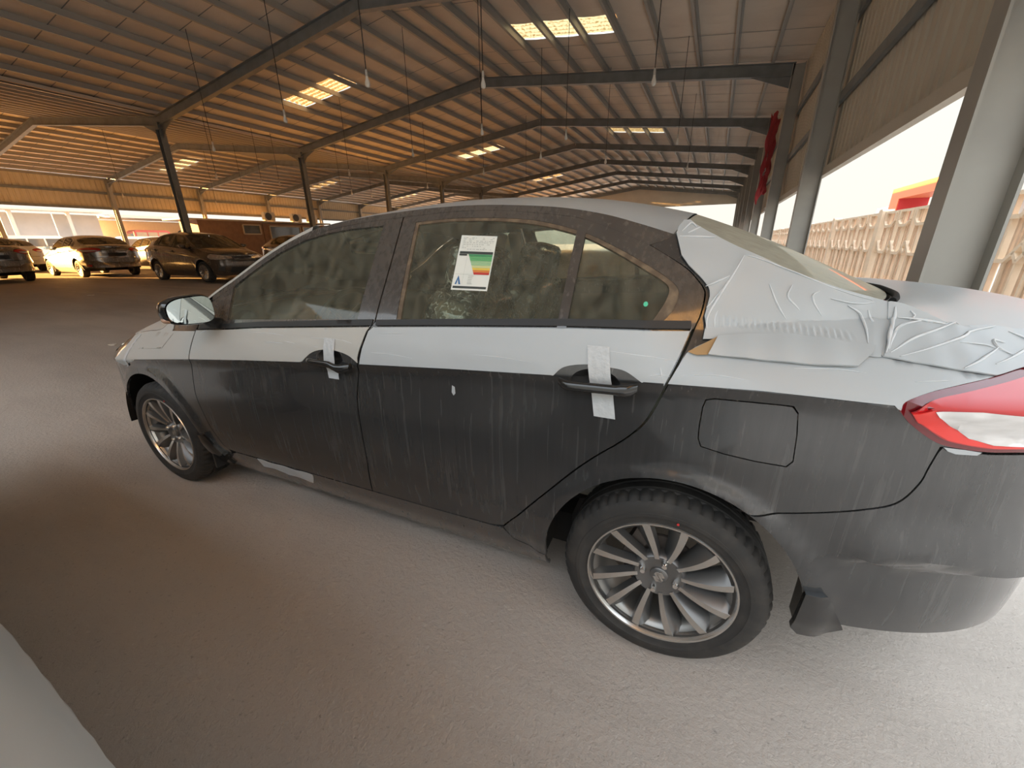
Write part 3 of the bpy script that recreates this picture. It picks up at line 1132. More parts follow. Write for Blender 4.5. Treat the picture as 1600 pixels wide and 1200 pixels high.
    whole(panel([(-3.55, .27), (S_FRONT, .27), (S_FRONT, .45), (-3.62, .45)], off=.003, grid=.05, flange=.006, crease=False)).build('lower_intake', 'black_plastic', FB, 40, fix=False)
    for side in (0, 1):
        m_ = panel([(-3.22, .36), (-3.42, .34), (-3.46, .47), (-3.30, .46)], off=.003, grid=.04, flange=.006, crease=False)
        (m_ if side == 0 else m_.mirrored()).build('fog_recess', 'black_plastic', FB, 40, fix=False)
        m_ = panel([(.62, .40), (.80, .39), (.82, .45), (.63, .46)], off=.004, grid=.03, flange=.006, crease=False)
        if not detail:
            (m_ if side == 0 else m_.mirrored()).build('reflector', 'lamp_red', RB, 40, fix=False)
    # top surfaces
    n = 26
    loft(rs3(RAIL[5:], n), rs2(MID_ROOF, n), p=2.5, flange=.0).build('roof_panel', paint if not film else 'film', car, 50)
    loft(rs3(EDGE_WS, 14), rs2(MID_WS, 14), p=2.0).build('windscreen', 'screen_glass' if detail else 'bg_glass', car, 50)
    loft(rs3(EDGE_RG, 14), rs2(MID_RG, 14), p=2.4).build('rear_window', 'rear_glass' if detail else 'bg_glass', car, 50)
    tl = loft(rs3(EDGE_DK, 22), rs2(MID_DK, 22), p=2.8, flange=.02).build('trunk_lid', paint if not film else 'film', car, 50)
    whole(pan('trunk_face', grid=.05, crease=False)).build('trunk_face', paint, tl, 38, fix=False)
    pl = MB()
    pl.box((1.045, 0, .80), (.012, .52, .12))
    pl.build('plate_recess', 'black_plastic', tl)
    wm = MB()
    e1 = rs3([(.425, 1.168), (.432, 1.171)], 2)
    seal = rs2([(.545, 0, 1.164), (.535, -.2, 1.166), (.50, -.42, 1.170), (.455, -.57, 1.173), (.43, -.625, 1.172)], 18)
    wm.tube([tuple(p) for p in seal], [.002 + .006 * min(1, i / 6) for i in range(18)], 8)
    wm.join(wm.mirrored())
    wm.build('rear_window_seal', 'gap_dark', car, 60)
    loft(rs3(EDGE_HD, 20), rs2(MID_HD, 20), p=2.6, flange=.02).build('hood', paint if not film else 'film_front', car, 50)
    ck = MB()
    ck.add(*strip3(rs3([(-2.40, .985), (-2.24, 1.0)], 6), [(-2.52, 0, .985)] * 6))
    ck.join(ck.mirrored())
    ck.build('cowl', 'black_plastic', car)

    # windscreen pillars
    E_, M_ = rs3(EDGE_WS, 20), rs2(MID_WS, 20)
    vv = np.array([1.0, .985, .955, .92, .905])
    ap = np.stack([M_[:, None, 0] + (E_[:, None, 0] - M_[:, None, 0]) * vv[None] ** 2.0, E_[:, None, 1] * vv[None], M_[:, None, 2] + (E_[:, None, 2] - M_[:, None, 2]) * vv[None] ** 2.0 + np.array([0, .012, .016, .012, 0])[None]], -1)
    both(MB().grid(ap), 'windscreen_pillar', paint if not film else 'film_front', car, 60)
    # dark structure behind the gaps, floor and wheel housings
    ub = MB()
    ub.box((-1.78, 0, .26), (2.9, 1.30, .14))
    ub.box((.1, 0, .31), (.9, .62, .12))
    ub.box((-1.32, 0, .30), (1.85, 1.56, .16))
    ub.box((.68, 0, .60), (.36, 1.05, .16))
    ub.box((-3.15, 0, .45), (.35, 1.25, .35))
    ub.build('underbody', 'under_black', car)
    for xw, rr in ((0, .405), (-2.65, .395)):
        for sg in (-1, 1):
            wl = MB()
            a0 = np.radians(np.linspace(40 if xw == 0 else 5, 178, 30))
            R = np.array([[(xw + rr * math.cos(a), sg * y, .302 + rr * math.sin(a)) for y in (.56, .70, .835)] for a in a0])
            wl.grid(R)
            wl.add([R[i, 0] for i in range(30)], [tuple(range(30))])
            wl.build('wheel_housing', 'under_black', car, 60)
    # inner shell behind the seams so that no gap shows daylight
    for poly in ([(-2.30, .30), (-.45, .34), (-.06, .96), (-.06, 1.02), (-2.25, .92)],):
        for sg in (-1, 1):
            sh_ = MB()
            sh_.add([(a, sg * (.795 if b < .9 else .755), b) for a, b in poly], [tuple(range(len(poly)))])
            sh_.build('door_lining', 'dash_grey', car)
    for sg in (-1, 1):
        pb = MB()
        pb.bar((-1.085, sg * .700, 1.02), (-1.085, sg * .560, 1.37), .03, .08, upv=(1, 0, 0))
        pb.build('inner_pillar', 'trim_beige' if detail else 'black_plastic', car)

    # cabin
    hl_ = loft(rs3(RAIL[5:], 12), rs2(MID_ROOF, 12), p=2.5, off=-.035)
    hl_.build('headliner', 'trim_beige', car, 60)
    da = MB()
    rounded(da, (-2.12, 0, .86), (.62, 1.40, .28))
    rounded(da, (-1.90, -.37, .95), (.22, .42, .12))
    da.build('dashboard', 'dash_grey', car, 60)
    sw = MB()
    Rm_ = Matrix.Rotation(math.radians(-62), 3, 'Y')
    ring_ = [Rm_ @ Vector((.185 * math.cos(a), .185 * math.sin(a), 0)) + Vector((-1.66, -.37, .94)) for a in np.linspace(0, 2 * np.pi, 33)]
    sw.tube(ring_, .014, 8, caps=False)
    for a in (0, 2.3, -2.3):
        sw.tube([Vector((-1.66, -.37, .94)), Rm_ @ Vector((.18 * math.cos(a + math.pi), .18 * math.sin(a + math.pi), 0)) + Vector((-1.66, -.37, .94))], .014, 6)
    rounded(sw, (-1.67, -.37, .94), (.06, .14, .12))
    sw.build('steering_wheel', 'black_plastic', car, 60)
    for sg in (-1, 1):
        fs = MB()
        rounded(fs, (-1.28, sg * .37, .50), (.52, .50, .20))
        st = fs.build('front_seat', 'seat_cloth', car, 60)
        fs = MB()
        rounded(fs, (-.95, sg * .37, .80), (.17, .48, .62), rot=Matrix.Rotation(math.radians(16), 3, 'Y'))
        fs.build('backrest', 'seat_cloth', st, 60)
        fs = MB()
        rounded(fs, (-.85, sg * .37, 1.185), (.10, .25, .17), rot=Matrix.Rotation(math.radians(12), 3, 'Y'))
        fs.build('headrest', 'seat_cloth', st, 60)
        if detail:
            for (c_, s_, tlt, sd) in (((-.945, sg * .37, .82), (.24, .53, .66), 16, 3), ((-.85, sg * .37, 1.185), (.17, .32, .25), 12, 5)):
                pc_ = MB()
                rounded(pc_, (0, 0, 0), s_)
                rng = np.random.RandomState(sd + int(sg) + 2)
                K = rng.randn(14, 3) * 22
                ph = rng.rand(14) * 6.28
                Vv = np.array(pc_.v)
                pc_.v = []
                big = MB()
                nu, nv = 70, 46
                U = []
                for i in range(nu):
                    a = 2 * math.pi * i / nu
                    row = []
                    for j in range(nv + 1):
                        b = -math.pi / 2 + math.pi * j / nv
                        q = np.array([math.copysign(abs(math.cos(b)) ** .4 * abs(math.cos(a)) ** .4, math.cos(a)) * s_[0] / 2,
                                      math.copysign(abs(math.cos(b)) ** .4 * abs(math.sin(a)) ** .4, math.sin(a)) * s_[1] / 2,
                                      math.copysign(abs(math.sin(b)) ** .4, math.sin(b)) * s_[2] / 2])
                        w = 1 + .045 * sum(abs(math.sin(float(K[k] @ q) + ph[k])) for k in range(14)) / 7 - .05
                        row.append(q * w)
                    U.append(row)
                U = np.array(U)
                RR = np.array(Matrix.Rotation(math.radians(tlt), 3, 'Y'))
                U = U @ RR.T + np.array(c_)
                big.grid(U, closed_u=True)
                big.build('plastic_cover', 'clear_plastic', st, 30)
    rb = MB()
    rounded(rb, (-.28, 0, .50), (.55, 1.30, .24))
    bench = rb.build('rear_bench', 'seat_cloth', car, 60)
    rb = MB()
    rounded(rb, (.06, 0, .80), (.16, 1.28, .58), rot=Matrix.Rotation(math.radians(20), 3, 'Y'))
    rb.build('backrest', 'seat_cloth', bench, 60)
    for y in (-.38, .38):
        rb = MB()
        rounded(rb, (.16, y, 1.13), (.10, .26, .14))
        rb.build('headrest', 'seat_cloth', bench, 60)
    rb = MB()
    rb.box((.33, 0, 1.06), (.35, 1.15, .02))
    rb.build('parcel_shelf', 'trim_beige', car)
    rv = MB()
    rounded(rv, (-1.80, .02, 1.295), (.03, .22, .07), rot=Matrix.Rotation(math.radians(-20), 3, 'Z'))
    rv.tube([(-1.80, .0, 1.33), (-1.80, .0, 1.385)], .01, 6)
    rvo = rv.build('cabin_mirror', 'chrome', car, 60)

    # wheels and mudflaps
    for i, (xw, rot) in enumerate(((0, .35), (-2.65, .62))):
        make_wheel(car, (xw, -.749, .3045), False, detail, rot)
        make_wheel(car, (xw, .749, .3045), True, detail, rot + .4)
    mf = panel([(.350, .449), (.394, .447), (.421, .412), (.470, .330), (.427, .275), (.376, .272), (.352, .30)], off=.014, grid=.02, flange=.016, crease=False)
    mf.box((.374, -.790, .366), (.012, .085, .175))
    both(mf, 'mudflap', 'gloss_black' if detail else 'black_plastic', car, 30)
    mf2 = panel([(-2.285, .392), (-2.245, .397), (-2.215, .34), (-2.18, .27), (-2.20, .19), (-2.26, .18), (-2.285, .25)], off=.012, grid=.02, flange=.016, crease=False)
    mf2.box((-2.262, -.755, .28), (.012, .17, .2))
    both(mf2, 'mudflap', 'gloss_black' if detail else 'black_plastic', car, 30)
    if film:
        wrap_film(car, LD1, LD2, Q)
    return car


def blister(c, r):
    V, F_ = [], []
    n1, n2 = 14, 8
    for i in range(n1):
        for j in range(n2 + 1):
            a, b = 2 * math.pi * i / n1, -math.pi / 2 + math.pi * j / n2
            V.append((c[0] + r[0] * math.cos(b) * math.cos(a), c[1] + r[1] * math.cos(b) * math.sin(a), c[2] + r[2] * math.sin(b)))
    for i in range(n1):
        for j in range(n2):
            i2 = (i + 1) % n1
            F_.append((i * (n2 + 1) + j, i2 * (n2 + 1) + j, i2 * (n2 + 1) + j + 1, i * (n2 + 1) + j + 1))
    return V, F_


def strip3(A, B):
    n = len(A)
    return list(A) + list(B), [(i, i + 1, n + i + 1, n + i) for i in range(n - 1)]
def folds(m, lines, off, r=.0030):
    """crisp ridges where the film is creased, raised from the sheet"""
    for pts, h in lines:
        c = crom(pts, 8)
        n = len(c)
        P3 = PS(c[:, 0], c[:, 1], off + h * .4)[0]
        rr = [r * h / .005 * (.25 + .75 * math.sin(math.pi * min(1, (i + .6) / n))) for i in range(n)]
        m.tube([tuple(p) for p in P3], rr, 6, 1)
    return m


def wrap_film(car, LD1, LD2, Q):
    """white transit film, tapes, paper and stickers on the parked sedan"""
    kw = dict(smooth=60, fix=False)
    recF = C([(-1.385, .886), (-1.332, .925), (-1.264, .943), (-1.197, .943), (-1.139, .933), (-1.094, .912)])
    recR = C([(-.352, .957), (-.328, .981), (-.293, .993), (-.245, .999), (-.201, .997), (-.155, .992), (-.109, .968)])
    dF = wrinkle([([(-1.55, .955), (-1.42, .950), (-1.30, .948)], .003, .006), ([(-1.30, .985), (-1.2, .982), (-1.11, .97)], .0025, .006), ([(-1.9, .905), (-1.7, .925)], .002, .008),
                  ([(-2.1, .86), (-1.7, .88), (-1.4, .905)], .0015, .006), ([(-1.75, .97), (-1.5, .985)], .002, .006)])
    f1 = panel(L(belt(-2.16, -1.055, -.004), sh(C(GB[3:6]), -.006), recF[::-1], creasel(-1.40, -2.156, .002)), off=.0022, grid=.017, flange=.002, disp=dF)
    dR = wrinkle([([(-.7, .99), (-.5, .997), (-.4, .992)], .0025, .005), ([(-.2, 1.035), (-.1, 1.03), (-.03, 1.02)], .002, .006), ([(-1.0, .945), (-.85, .95)], .0025, .006),
                  ([(-1.02, .985), (-.8, .995)], .002, .005), ([(-.12, .985), (-.06, .99)], .003, .005)])
    f2 = panel(L([(-1.077, .962), (-1.057, 1.024), (-1.035, 1.040)], belt(-1.03, -.01, -.004), sh(C(GD[:3]), -.006), creasel(-.056, -.105, .002, 4), recR[::-1], creasel(-.36, -1.085, .002)), off=.0022, grid=.017, flange=.002, disp=dR)
    ff = panel(L([(-2.17, .934)], creasel(-2.164, -2.70, .002), [(-2.72, .741), (-2.79, .722), (-2.84, .70), (-2.90, .690), (-2.99, .70), (-2.957, .742), (-2.93, .795), (-2.975, .832)],
                 C([(-2.92, .850), (-2.75, .876), (-2.612, .895), (-2.5, .94), (-2.45, .962)]), [(-2.425, .945), (-2.437, .908), (-2.3, .921)]), off=.0022, grid=.02, flange=.002,
               disp=wrinkle([([(-2.9, .80), (-2.6, .82)], .002, .008), ([(-2.5, .79), (-2.2, .83)], .0015, .006)]))
    fe = [c for c in car.children if c.name.startswith('fender')]
    ff.build('protective_film', 'film_front', fe[0], **kw)
    ff.mirrored().build('protective_film', 'film_front', fe[1], **kw)
    panel([(-2.845, .690), (-2.815, .697), (-2.80, .75), (-2.83, .85), (-2.865, .852), (-2.835, .75)], off=.0045, grid=.015, flange=.002, disp=lambda s, z: .0015 * np.sin(z * 260)).build('tape_strip', 'tape', fe[0], **kw)
    panel([(-2.70, .80), (-2.44, .83), (-2.40, .90), (-2.62, .885)], off=.0042, grid=.02, flange=.001).build('film_patch', 'film_front', fe[0], **kw)
    # rear quarter: lower strip, upper sheet with folds, second sheet over the tail
    q = [c for c in car.children if c.name.startswith('quarter_panel')]
    lowq = L(creasel(-.046, .405, .002), C(LAMP_UP[:5])[1:], [(.545, 1.046), (.388, 1.062), (.20, 1.075), (.053, 1.084), (.005, 1.06), (-.013, 1.046)], [(-.030, 1.01)])
    lq = panel(lowq, off=.005, grid=.017, flange=.002, disp=wrinkle([([(-.02, .99), (.06, 1.0), (.12, .997)], .002, .006), ([(.1, 1.02), (.3, 1.035)], .0015, .006)]))
    A = L([(-.079, 1.331), (-.075, 1.350), (-.064, 1.366), (-.048, 1.366), (-.031, 1.352)], C(FILM_C)[4:], [(.47, 1.160), (.44, 1.118), (.40, 1.058), (.388, 1.057), (.20, 1.073), (.053, 1.080), (.020, 1.078), (.022, 1.11), (.016, 1.131)],
          sh(C(GR[8:12]), .012)[::-1], [(-.058, 1.275)])

    def dA(s, z):
        w = wrinkle([([(.091, 1.273), (.069, 1.226), (.044, 1.177), (.023, 1.131)], .006, .0045), ([(.066, 1.226), (.01, 1.199)], .004, .004), ([(.157, 1.207), (.18, 1.16), (.203, 1.127)], .0035, .005),
                     ([(.21, 1.206), (.202, 1.179), (.222, 1.157)], .0035, .005), ([(.262, 1.19), (.256, 1.175), (.282, 1.136)], .0035, .005), ([(-.03, 1.335), (-.06, 1.345)], .006, .008),
                     ([(-.07, 1.322), (.02, 1.322)], .005, .005), ([(.04, 1.15), (.03, 1.10)], .004, .006), ([(.36, 1.16), (.40, 1.12), (.385, 1.08)], .005, .006), ([(.33, 1.15), (.40, 1.16)], .004, .006),
                     ([(.09, 1.274), (.16, 1.262), (.30, 1.2)], .002, .006)])(s, z)
        zt, zbm = np.interp(s, [.03, .17, .31, .4], [1.130, 1.118, 1.102, 1.09]), np.interp(s, [.03, .17, .31, .4], [1.108, 1.098, 1.086, 1.08])
        k = sm(0, .006, z - zbm) * sm(0, .010, zt - z + .008) * sm(.03, .06, s) * (1 - sm(.33, .36, s))
        return w * .25 + k * .0024 * np.sin((s + .12 * z) * 2 * np.pi / .0145) + .002 * np.sin(s * 31 + z * 17) * np.sin(z * 40)
    qa = panel(A, off=.008, grid=.0044, flange=.003, disp=dA, crease=False)
    Bq = L([(.40, 1.058), (.44, 1.118), (.436, 1.170)], C(LID)[1:], [(.85, 1.054)], C(LAMP_UP[4:7])[::-1], [(.545, 1.040)])

    def dB(s, z):
        return wrinkle([([(.413, 1.069), (.451, 1.1), (.548, 1.125)], .006, .006), ([(.414, 1.065), (.473, 1.089), (.619, 1.121)], .007, .006), ([(.431, 1.06), (.544, 1.085), (.636, 1.103), (.729, 1.111)], .006, .006),
                        ([(.671, 1.074), (.59, 1.053), (.55, 1.042)], .006, .006), ([(.772, 1.073), (.626, 1.051)], .005, .006), ([(.415, 1.071), (.43, 1.094), (.461, 1.118)], .006, .005),
                        ([(.45, 1.155), (.443, 1.12), (.405, 1.065)], .006, .007), ([(.6, 1.115), (.5, 1.135), (.46, 1.15)], .004, .007), ([(.68, 1.08), (.64, 1.085), (.70, 1.065)], .005, .006)])(s, z) * .10 + .0010 * np.sin(s * 60 + z * 45) * np.sin(z * 70 - s * 18)
    qb = panel(Bq, off=.0115, grid=.0085, flange=.004, disp=dB, crease=False)
    folds(qa, [([(.091, 1.273), (.069, 1.226), (.044, 1.177), (.023, 1.131), (.024, 1.10)], .006), ([(.066, 1.226), (.04, 1.213), (.01, 1.199)], .005), ([(.157, 1.207), (.18, 1.16), (.203, 1.127)], .004),
               ([(.21, 1.206), (.202, 1.179), (.222, 1.157), (.232, 1.147)], .004), ([(.272, 1.192), (.258, 1.183), (.262, 1.165), (.282, 1.136)], .004), ([(-.07, 1.322), (-.02, 1.320), (.02, 1.318)], .005),
               ([(.05, 1.195), (.03, 1.165), (.018, 1.15)], .004), ([(.34, 1.16), (.372, 1.14), (.38, 1.11), (.375, 1.08)], .005), ([(.30, 1.175), (.36, 1.165), (.41, 1.168)], .004), ([(.39, 1.15), (.40, 1.125), (.405, 1.12)], .005),
               ([(-.065, 1.335), (-.045, 1.355), (-.03, 1.345)], .005), ([(-.05, 1.33), (-.02, 1.345)], .004), ([(.09, 1.274), (.12, 1.268), (.20, 1.240), (.31, 1.197), (.40, 1.172)], .003),
               ([(.045, 1.145), (.04, 1.125), (.042, 1.105)], .004)], .008)
    folds(qb, [([(.413, 1.069), (.430, 1.090), (.461, 1.112), (.548, 1.126)], .006), ([(.414, 1.064), (.473, 1.089), (.54, 1.105), (.619, 1.121)], .006), ([(.431, 1.058), (.544, 1.083), (.60, 1.094), (.636, 1.103), (.729, 1.110)], .006),
               ([(.672, 1.076), (.62, 1.062), (.59, 1.053), (.55, 1.042)], .006), ([(.79, 1.077), (.72, 1.066), (.626, 1.049)], .005), ([(.412, 1.07), (.425, 1.095), (.44, 1.115)], .006),
               ([(.452, 1.158), (.452, 1.135), (.442, 1.115), (.404, 1.062)], .007), ([(.60, 1.118), (.56, 1.126), (.5, 1.133), (.46, 1.135)], .005), ([(.70, 1.082), (.675, 1.087), (.668, 1.075), (.69, 1.062)], .005),
               ([(.49, 1.15), (.50, 1.14), (.49, 1.13)], .004), ([(.76, 1.10), (.80, 1.085), (.82, 1.07)], .004), ([(.58, 1.085), (.64, 1.08), (.67, 1.07)], .003)], .0115)
    folds(lq, [([(-.02, .995), (.05, 1.003), (.13, 1.0)], .0025), ([(.22, 1.03), (.30, 1.034), (.36, 1.03)], .0025), ([(.45, 1.02), (.52, 1.025)], .002)], .005)
    folds(f2, [([(-.7, .985), (-.55, .990), (-.42, .986)], .0022), ([(-.2, 1.038), (-.1, 1.033), (-.03, 1.026)], .0025), ([(-1.03, .955), (-.93, .957), (-.85, .954)], .0022), ([(-1.0, 1.02), (-.9, 1.028)], .002), ([(-.11, .985), (-.07, .992), (-.045, .99)], .003),
               ([(-.07, 1.01), (-.06, .98)], .003)], .0022)
    folds(f1, [([(-1.55, .955), (-1.42, .950), (-1.30, .948)], .0022), ([(-1.34, .978), (-1.2, .984), (-1.11, .975)], .0025), ([(-1.72, .968), (-1.6, .975), (-1.5, .974)], .0022), ([(-2.11, .93), (-2.06, .948)], .002), ([(-1.6, .94), (-1.5, .945)], .002)], .0022)
    FM, FF2 = ['film', 'fold'], ['film_front', 'fold']
    f1.build('protective_film', FF2, LD1, **kw)
    f1.mirrored().build('protective_film', FF2, [c for c in car.children if c.name.startswith('front_door')][-1], **kw)
    f2.build('protective_film', FM, LD2, **kw)
    f2.mirrored().build('protective_film', FM, [c for c in car.children if c.name.startswith('rear_door')][-1], **kw)
    lq.build('lower_film', FM, q[0], **kw)
    lq.mirrored().build('lower_film', FM, q[1], **kw)
    qa.build('pillar_film', FM, q[0], **kw)
    qa.mirrored().build('pillar_film', FM, q[1], **kw)
    qb.build('tail_film', FM, q[0], **kw)
    qb.mirrored().build('tail_film', FM, q[1], **kw)
    # loose flap of film and the strip of brown paper under it
    bag = L(C([(.052, 1.084), (.14, 1.090), (.224, 1.091), (.384, 1.072)]), [(.374, 1.060), (.342, 1.038)], C([(.28, 1.036), (.221, 1.037), (.12, 1.040), (.035, 1.043)]))
    panel(bag, off=.0155, grid=.012, flange=.006, crease=False, disp=lambda s, z: .004 * np.sin((z - 1.03) * 52) + .0015 * np.sin(s * 70)).build('film_flap', 'film', q[0], **kw)
    panel([(-.012, 1.047), (.053, 1.083), (.036, 1.043), (.01, 1.041)], off=.014, grid=.012, flange=.001, crease=False).build('brown_paper', 'brown_paper', q[0], label='torn corner of brown masking paper', **kw)
    rbm = [c for c in car.children if c.name.startswith('rear_bumper')][0]
    panel([(.520, .8905), (.530, .882), (.545, .877), (.585, .877), (.592, .884), (.56, .888)], off=.004, grid=.012, flange=.002, crease=False).build('film_scrap', 'film', rbm, **kw)
    # tapes over the handles: above, across the grip and below
    def tape(door, s0, s1, ztop, zh, zbot, lean):
        m = MB()
        n = 26
        rows = []
        for i in range(n + 1):
            z = ztop + (zbot - ztop) * i / n
            d = abs(z - zh)
            o = .0055 - .004 * math.exp(-(d / .03) ** 2)
            ln = lean * (ztop - z)
            ss = np.linspace(s0 + ln, s1 + ln, 9)
            oo = np.array([o + .0012 * math.sin(90 * z + 260 * s) * math.sin(55 * z) for s in ss])
            rows.append(PS(ss, np.full(9, z), oo)[0])
        m.grid(np.array(rows))
        m.build('handle_tape', 'tape', door, 60)
    tape(LD2, -.263, -.203, 1.048, .953, .850, .17)
    tape(LD1, -1.268, -1.212, .985, .896, .832, .05)
    # sill tape
    sl_ = [c for c in car.children if c.name.startswith('sill_panel')][0]
    panel([(-1.885, .322), (-1.50, .326), (-1.535, .262), (-1.70, .268), (-1.72, .275), (-1.87, .275)], off=.005, grid=.015, flange=.002, crease=False,
          disp=lambda s, z: .002 * np.sin(s * 40 + z * 50)).build('tape_strip', 'tape', sl_, **kw)
    # paint chip of film on the rear door, green dot on the quarter glass
    panel([(-.702, .876), (-.692, .872), (-.690, .85), (-.697, .842), (-.704, .852)], off=.002, grid=.01, flange=.001).build('film_scrap', 'film', LD2, **kw)
    panel(ellipse(-.128, 1.160, .006, .006, 14), off=-.003, grid=.01, flange=.001, crease=False).build('green_sticker', 'dot_green', LD2, **kw)
    # energy label inside the rear door glass: sheet, bars, headings; (u, v) on the sheet
    c00, c10, c11, c01 = [np.array(p) for p in ((-.754, 1.174), (-.616, 1.174), (-.632, 1.339), (-.772, 1.345))]

    def uv(u, v):
        return tuple((c00 * (1 - u) + c10 * u) * (1 - v) + (c01 * (1 - u) + c11 * u) * v)
    lb = MB()
    names = ['paper_white', 'print_dark', 'print_grey', 'bar_green_dark', 'bar_green', 'bar_green_light', 'bar_lime', 'bar_yellow', 'bar_orange', 'bar_red', 'logo_blue']

    def quad(u0, v0, u1, v1, mi, o, u2=None):
        P4 = [uv(u0, v0), uv(u1, v0), uv(u1, v1), uv(u0 if u2 is None else u2, v1)]
        pts = PS(np.array([p[0] for p in P4]), np.array([p[1] for p in P4]), o)[0]
        lb.add(pts, [(0, 1, 2, 3)], mi)
    quad(0, 0, 1, 1, 0, -.0045)
    quad(.04, .03, .96, .07, 1, -.0040)
    quad(.05, .655, .97, .70, 1, -.0040)
    quad(.05, .62, .27, .65, 1, -.0038)
    cols = [3, 4, 4, 5, 5, 6, 7, 8, 9]
    for i, c_ in enumerate(cols):
        v1 = .65 - i * .041
        v0 = v1 - .0385
        quad(.31 + .028 * (i + 1), v0, .97, v1, c_, -.0040, .31 + .028 * i)
    rng = random.Random(3)
    for v, dens in ((.95, .7), (.925, .5), (.89, .6), (.86, .8), (.825, .6), (.79, .7), (.76, .5), (.735, .7)):
        u = .08
        while u < .92:
            w = rng.uniform(.02, .09)
            if rng.random() < dens:
                quad(u, v, min(.94, u + w), v + .010, 2, -.0040)
            u += w + rng.uniform(.01, .04)
    quad(.05, .28, .60, .284, 2, -.0040)
    quad(.28, .10, .284, .60, 2, -.0040)
    for v in (.25, .22, .19, .16, .13, .11):
        quad(.42, v, .42 + rng.uniform(.08, .16), v + .008, 2, -.0040)
    tri = [uv(.08, .10), uv(.15, .26), uv(.245, .10), uv(.19, .10), uv(.15, .19), uv(.125, .10)]
    lb.add(PS(np.array([p[0] for p in tri]), np.array([p[1] for p in tri]), -.0040)[0], [(0, 1, 4, 5), (1, 2, 3, 4)], 10)
    lb.build('energy_label', names, LD2, fix=False, label='white energy rating label with green to red bars')
# ------------------------------------------------------------------ materials of the place
def floor_mat():
    m = bpy.data.materials.new('concrete_floor')
    t = nodes_of(m)
    p = t.nodes['Principled BSDF']
    tc = t.nodes.new('ShaderNodeTexCoord')

    def noise(scale, detail, stretch=(1, 1, 1), rough=.6):
        mp = t.nodes.new('ShaderNodeMapping')
        mp.inputs['Scale'].default_value = stretch
        n = t.nodes.new('ShaderNodeTexNoise')
        n.inputs['Scale'].default_value = scale
        n.inputs['Detail'].default_value = detail
        n.inputs['Roughness'].default_value = rough
        t.links.new(tc.outputs['Object'], mp.inputs[0])
        t.links.new(mp.outputs[0], n.inputs['Vector'])
        return n.outputs['Fac']

    def ramp(v, a, b, lo=0.0, hi=1.0):
        r = t.nodes.new('ShaderNodeMapRange')
        r.inputs['From Min'].default_value = a
        r.inputs['From Max'].default_value = b
        r.inputs['To Min'].default_value = lo
        r.inputs['To Max'].default_value = hi
        t.links.new(v, r.inputs['Value'])
        return r.outputs[0]

    def mix(f, a, b):
        x = t.nodes.new('ShaderNodeMix')
        x.data_type = 'RGBA'
        t.links.new(f, x.inputs['Factor'])
        for s_, v in (('A', a), ('B', b)):
            if isinstance(v, tuple):
                x.inputs[s_].default_value = (*v, 1)
            else:
                t.links.new(v, x.inputs[s_])
        return x.outputs['Result']
    c = mix(ramp(noise(.35, 3), .35, .65), (.56, .49, .425), (.48, .417, .362))
    c = mix(ramp(noise(1.6, 5, (.25, 1, 1)), .45, .75), c, (.39, .338, .292))
    c = mix(ramp(noise(60, 3), .62, .80, 0, .6), c, (.13, .115, .10))
    c = mix(ramp(noise(38, 2), .66, .78, 0, .5), c, (.62, .58, .52))
    t.links.new(c, p.inputs['Base Color'])
    p.inputs['Roughness'].default_value = .72
    p.inputs['Specular IOR Level'].default_value = .35
    bn = t.nodes.new('ShaderNodeBump')
    bn.inputs['Strength'].default_value = .65
    bn.inputs['Distance'].default_value = .012
    t.links.new(noise(46, 6, rough=.7), bn.inputs['Height'])
    t.links.new(bn.outputs[0], p.inputs['Normal'])
    MATS['concrete_floor'] = m


floor_mat()
mat('insulation', (.76, .68, .58), rough=.75, noise=(.8, (.66, .585, .50), .35, .7), bump=(2.5, .5, .05))
mat('purlin_steel', (.38, .37, .34), rough=.55, metal=.2)
mat('frame_steel', (.20, .215, .215), rough=.5, noise=(3, (.15, .16, .158), .4, .7))
mat('column_steel', (.37, .36, .325), rough=.45, noise=(2, (.32, .31, .28), .4, .7))
mat('cladding', (.56, .51, .42), rough=.6, noise=(1.2, (.50, .455, .375), .35, .7))
mat('cladding_left', (.60, .53, .39), rough=.6, noise=(1.2, (.53, .465, .34), .35, .7))
mat('gutter', (.55, .50, .43), rough=.6)
mat('fence_concrete', (.72, .52, .36), rough=.85, noise=(6, (.64, .46, .32), .35, .7), bump=(30, .2))
mat('fence_light', (.82, .66, .49), rough=.85, noise=(6, (.76, .61, .45), .35, .7))
mat('shop_orange', (.78, .20, .08), rough=.5)
mat('shop_red', (.55, .035, .035), rough=.5)
mat('shop_white', (.66, .67, .64), rough=.6)
mat('shop_grey', (.42, .45, .46), rough=.5)
mat('banner_red', (.55, .07, .08), rough=.8)
mat('cabin_brown', (.28, .17, .10), rough=.7, noise=(3, (.22, .13, .08), .35, .7))
mat('cabin_frame', (.50, .44, .34), rough=.6)
mat('ac_white', (.58, .56, .50), rough=.5)
mat('dark_metal', (.05, .05, .05), rough=.5)
mat('grey_sheet', (.42, .43, .43), rough=.6, noise=(.8, (.36, .37, .37), .35, .7))
mat('white_post', (.52, .49, .43), rough=.6)
mat('van_white', (.72, .70, .64), rough=.35, coat=.3)
mat('van_glass', (.10, .11, .11), rough=.1, coat=.5)
mat('truck_red', (.35, .06, .05), rough=.4)
mat('cord_black', (.02, .02, .02), rough=.7)
mat('bulb_white', (.72, .70, .64), rough=.3)
mat('bulb_base', (.50, .48, .44), rough=.4)
mat('marking', (.60, .53, .42), rough=.8, noise=(8, (.42, .36, .28), .4, .7))
mat('litter', (.72, .68, .60), rough=.8)


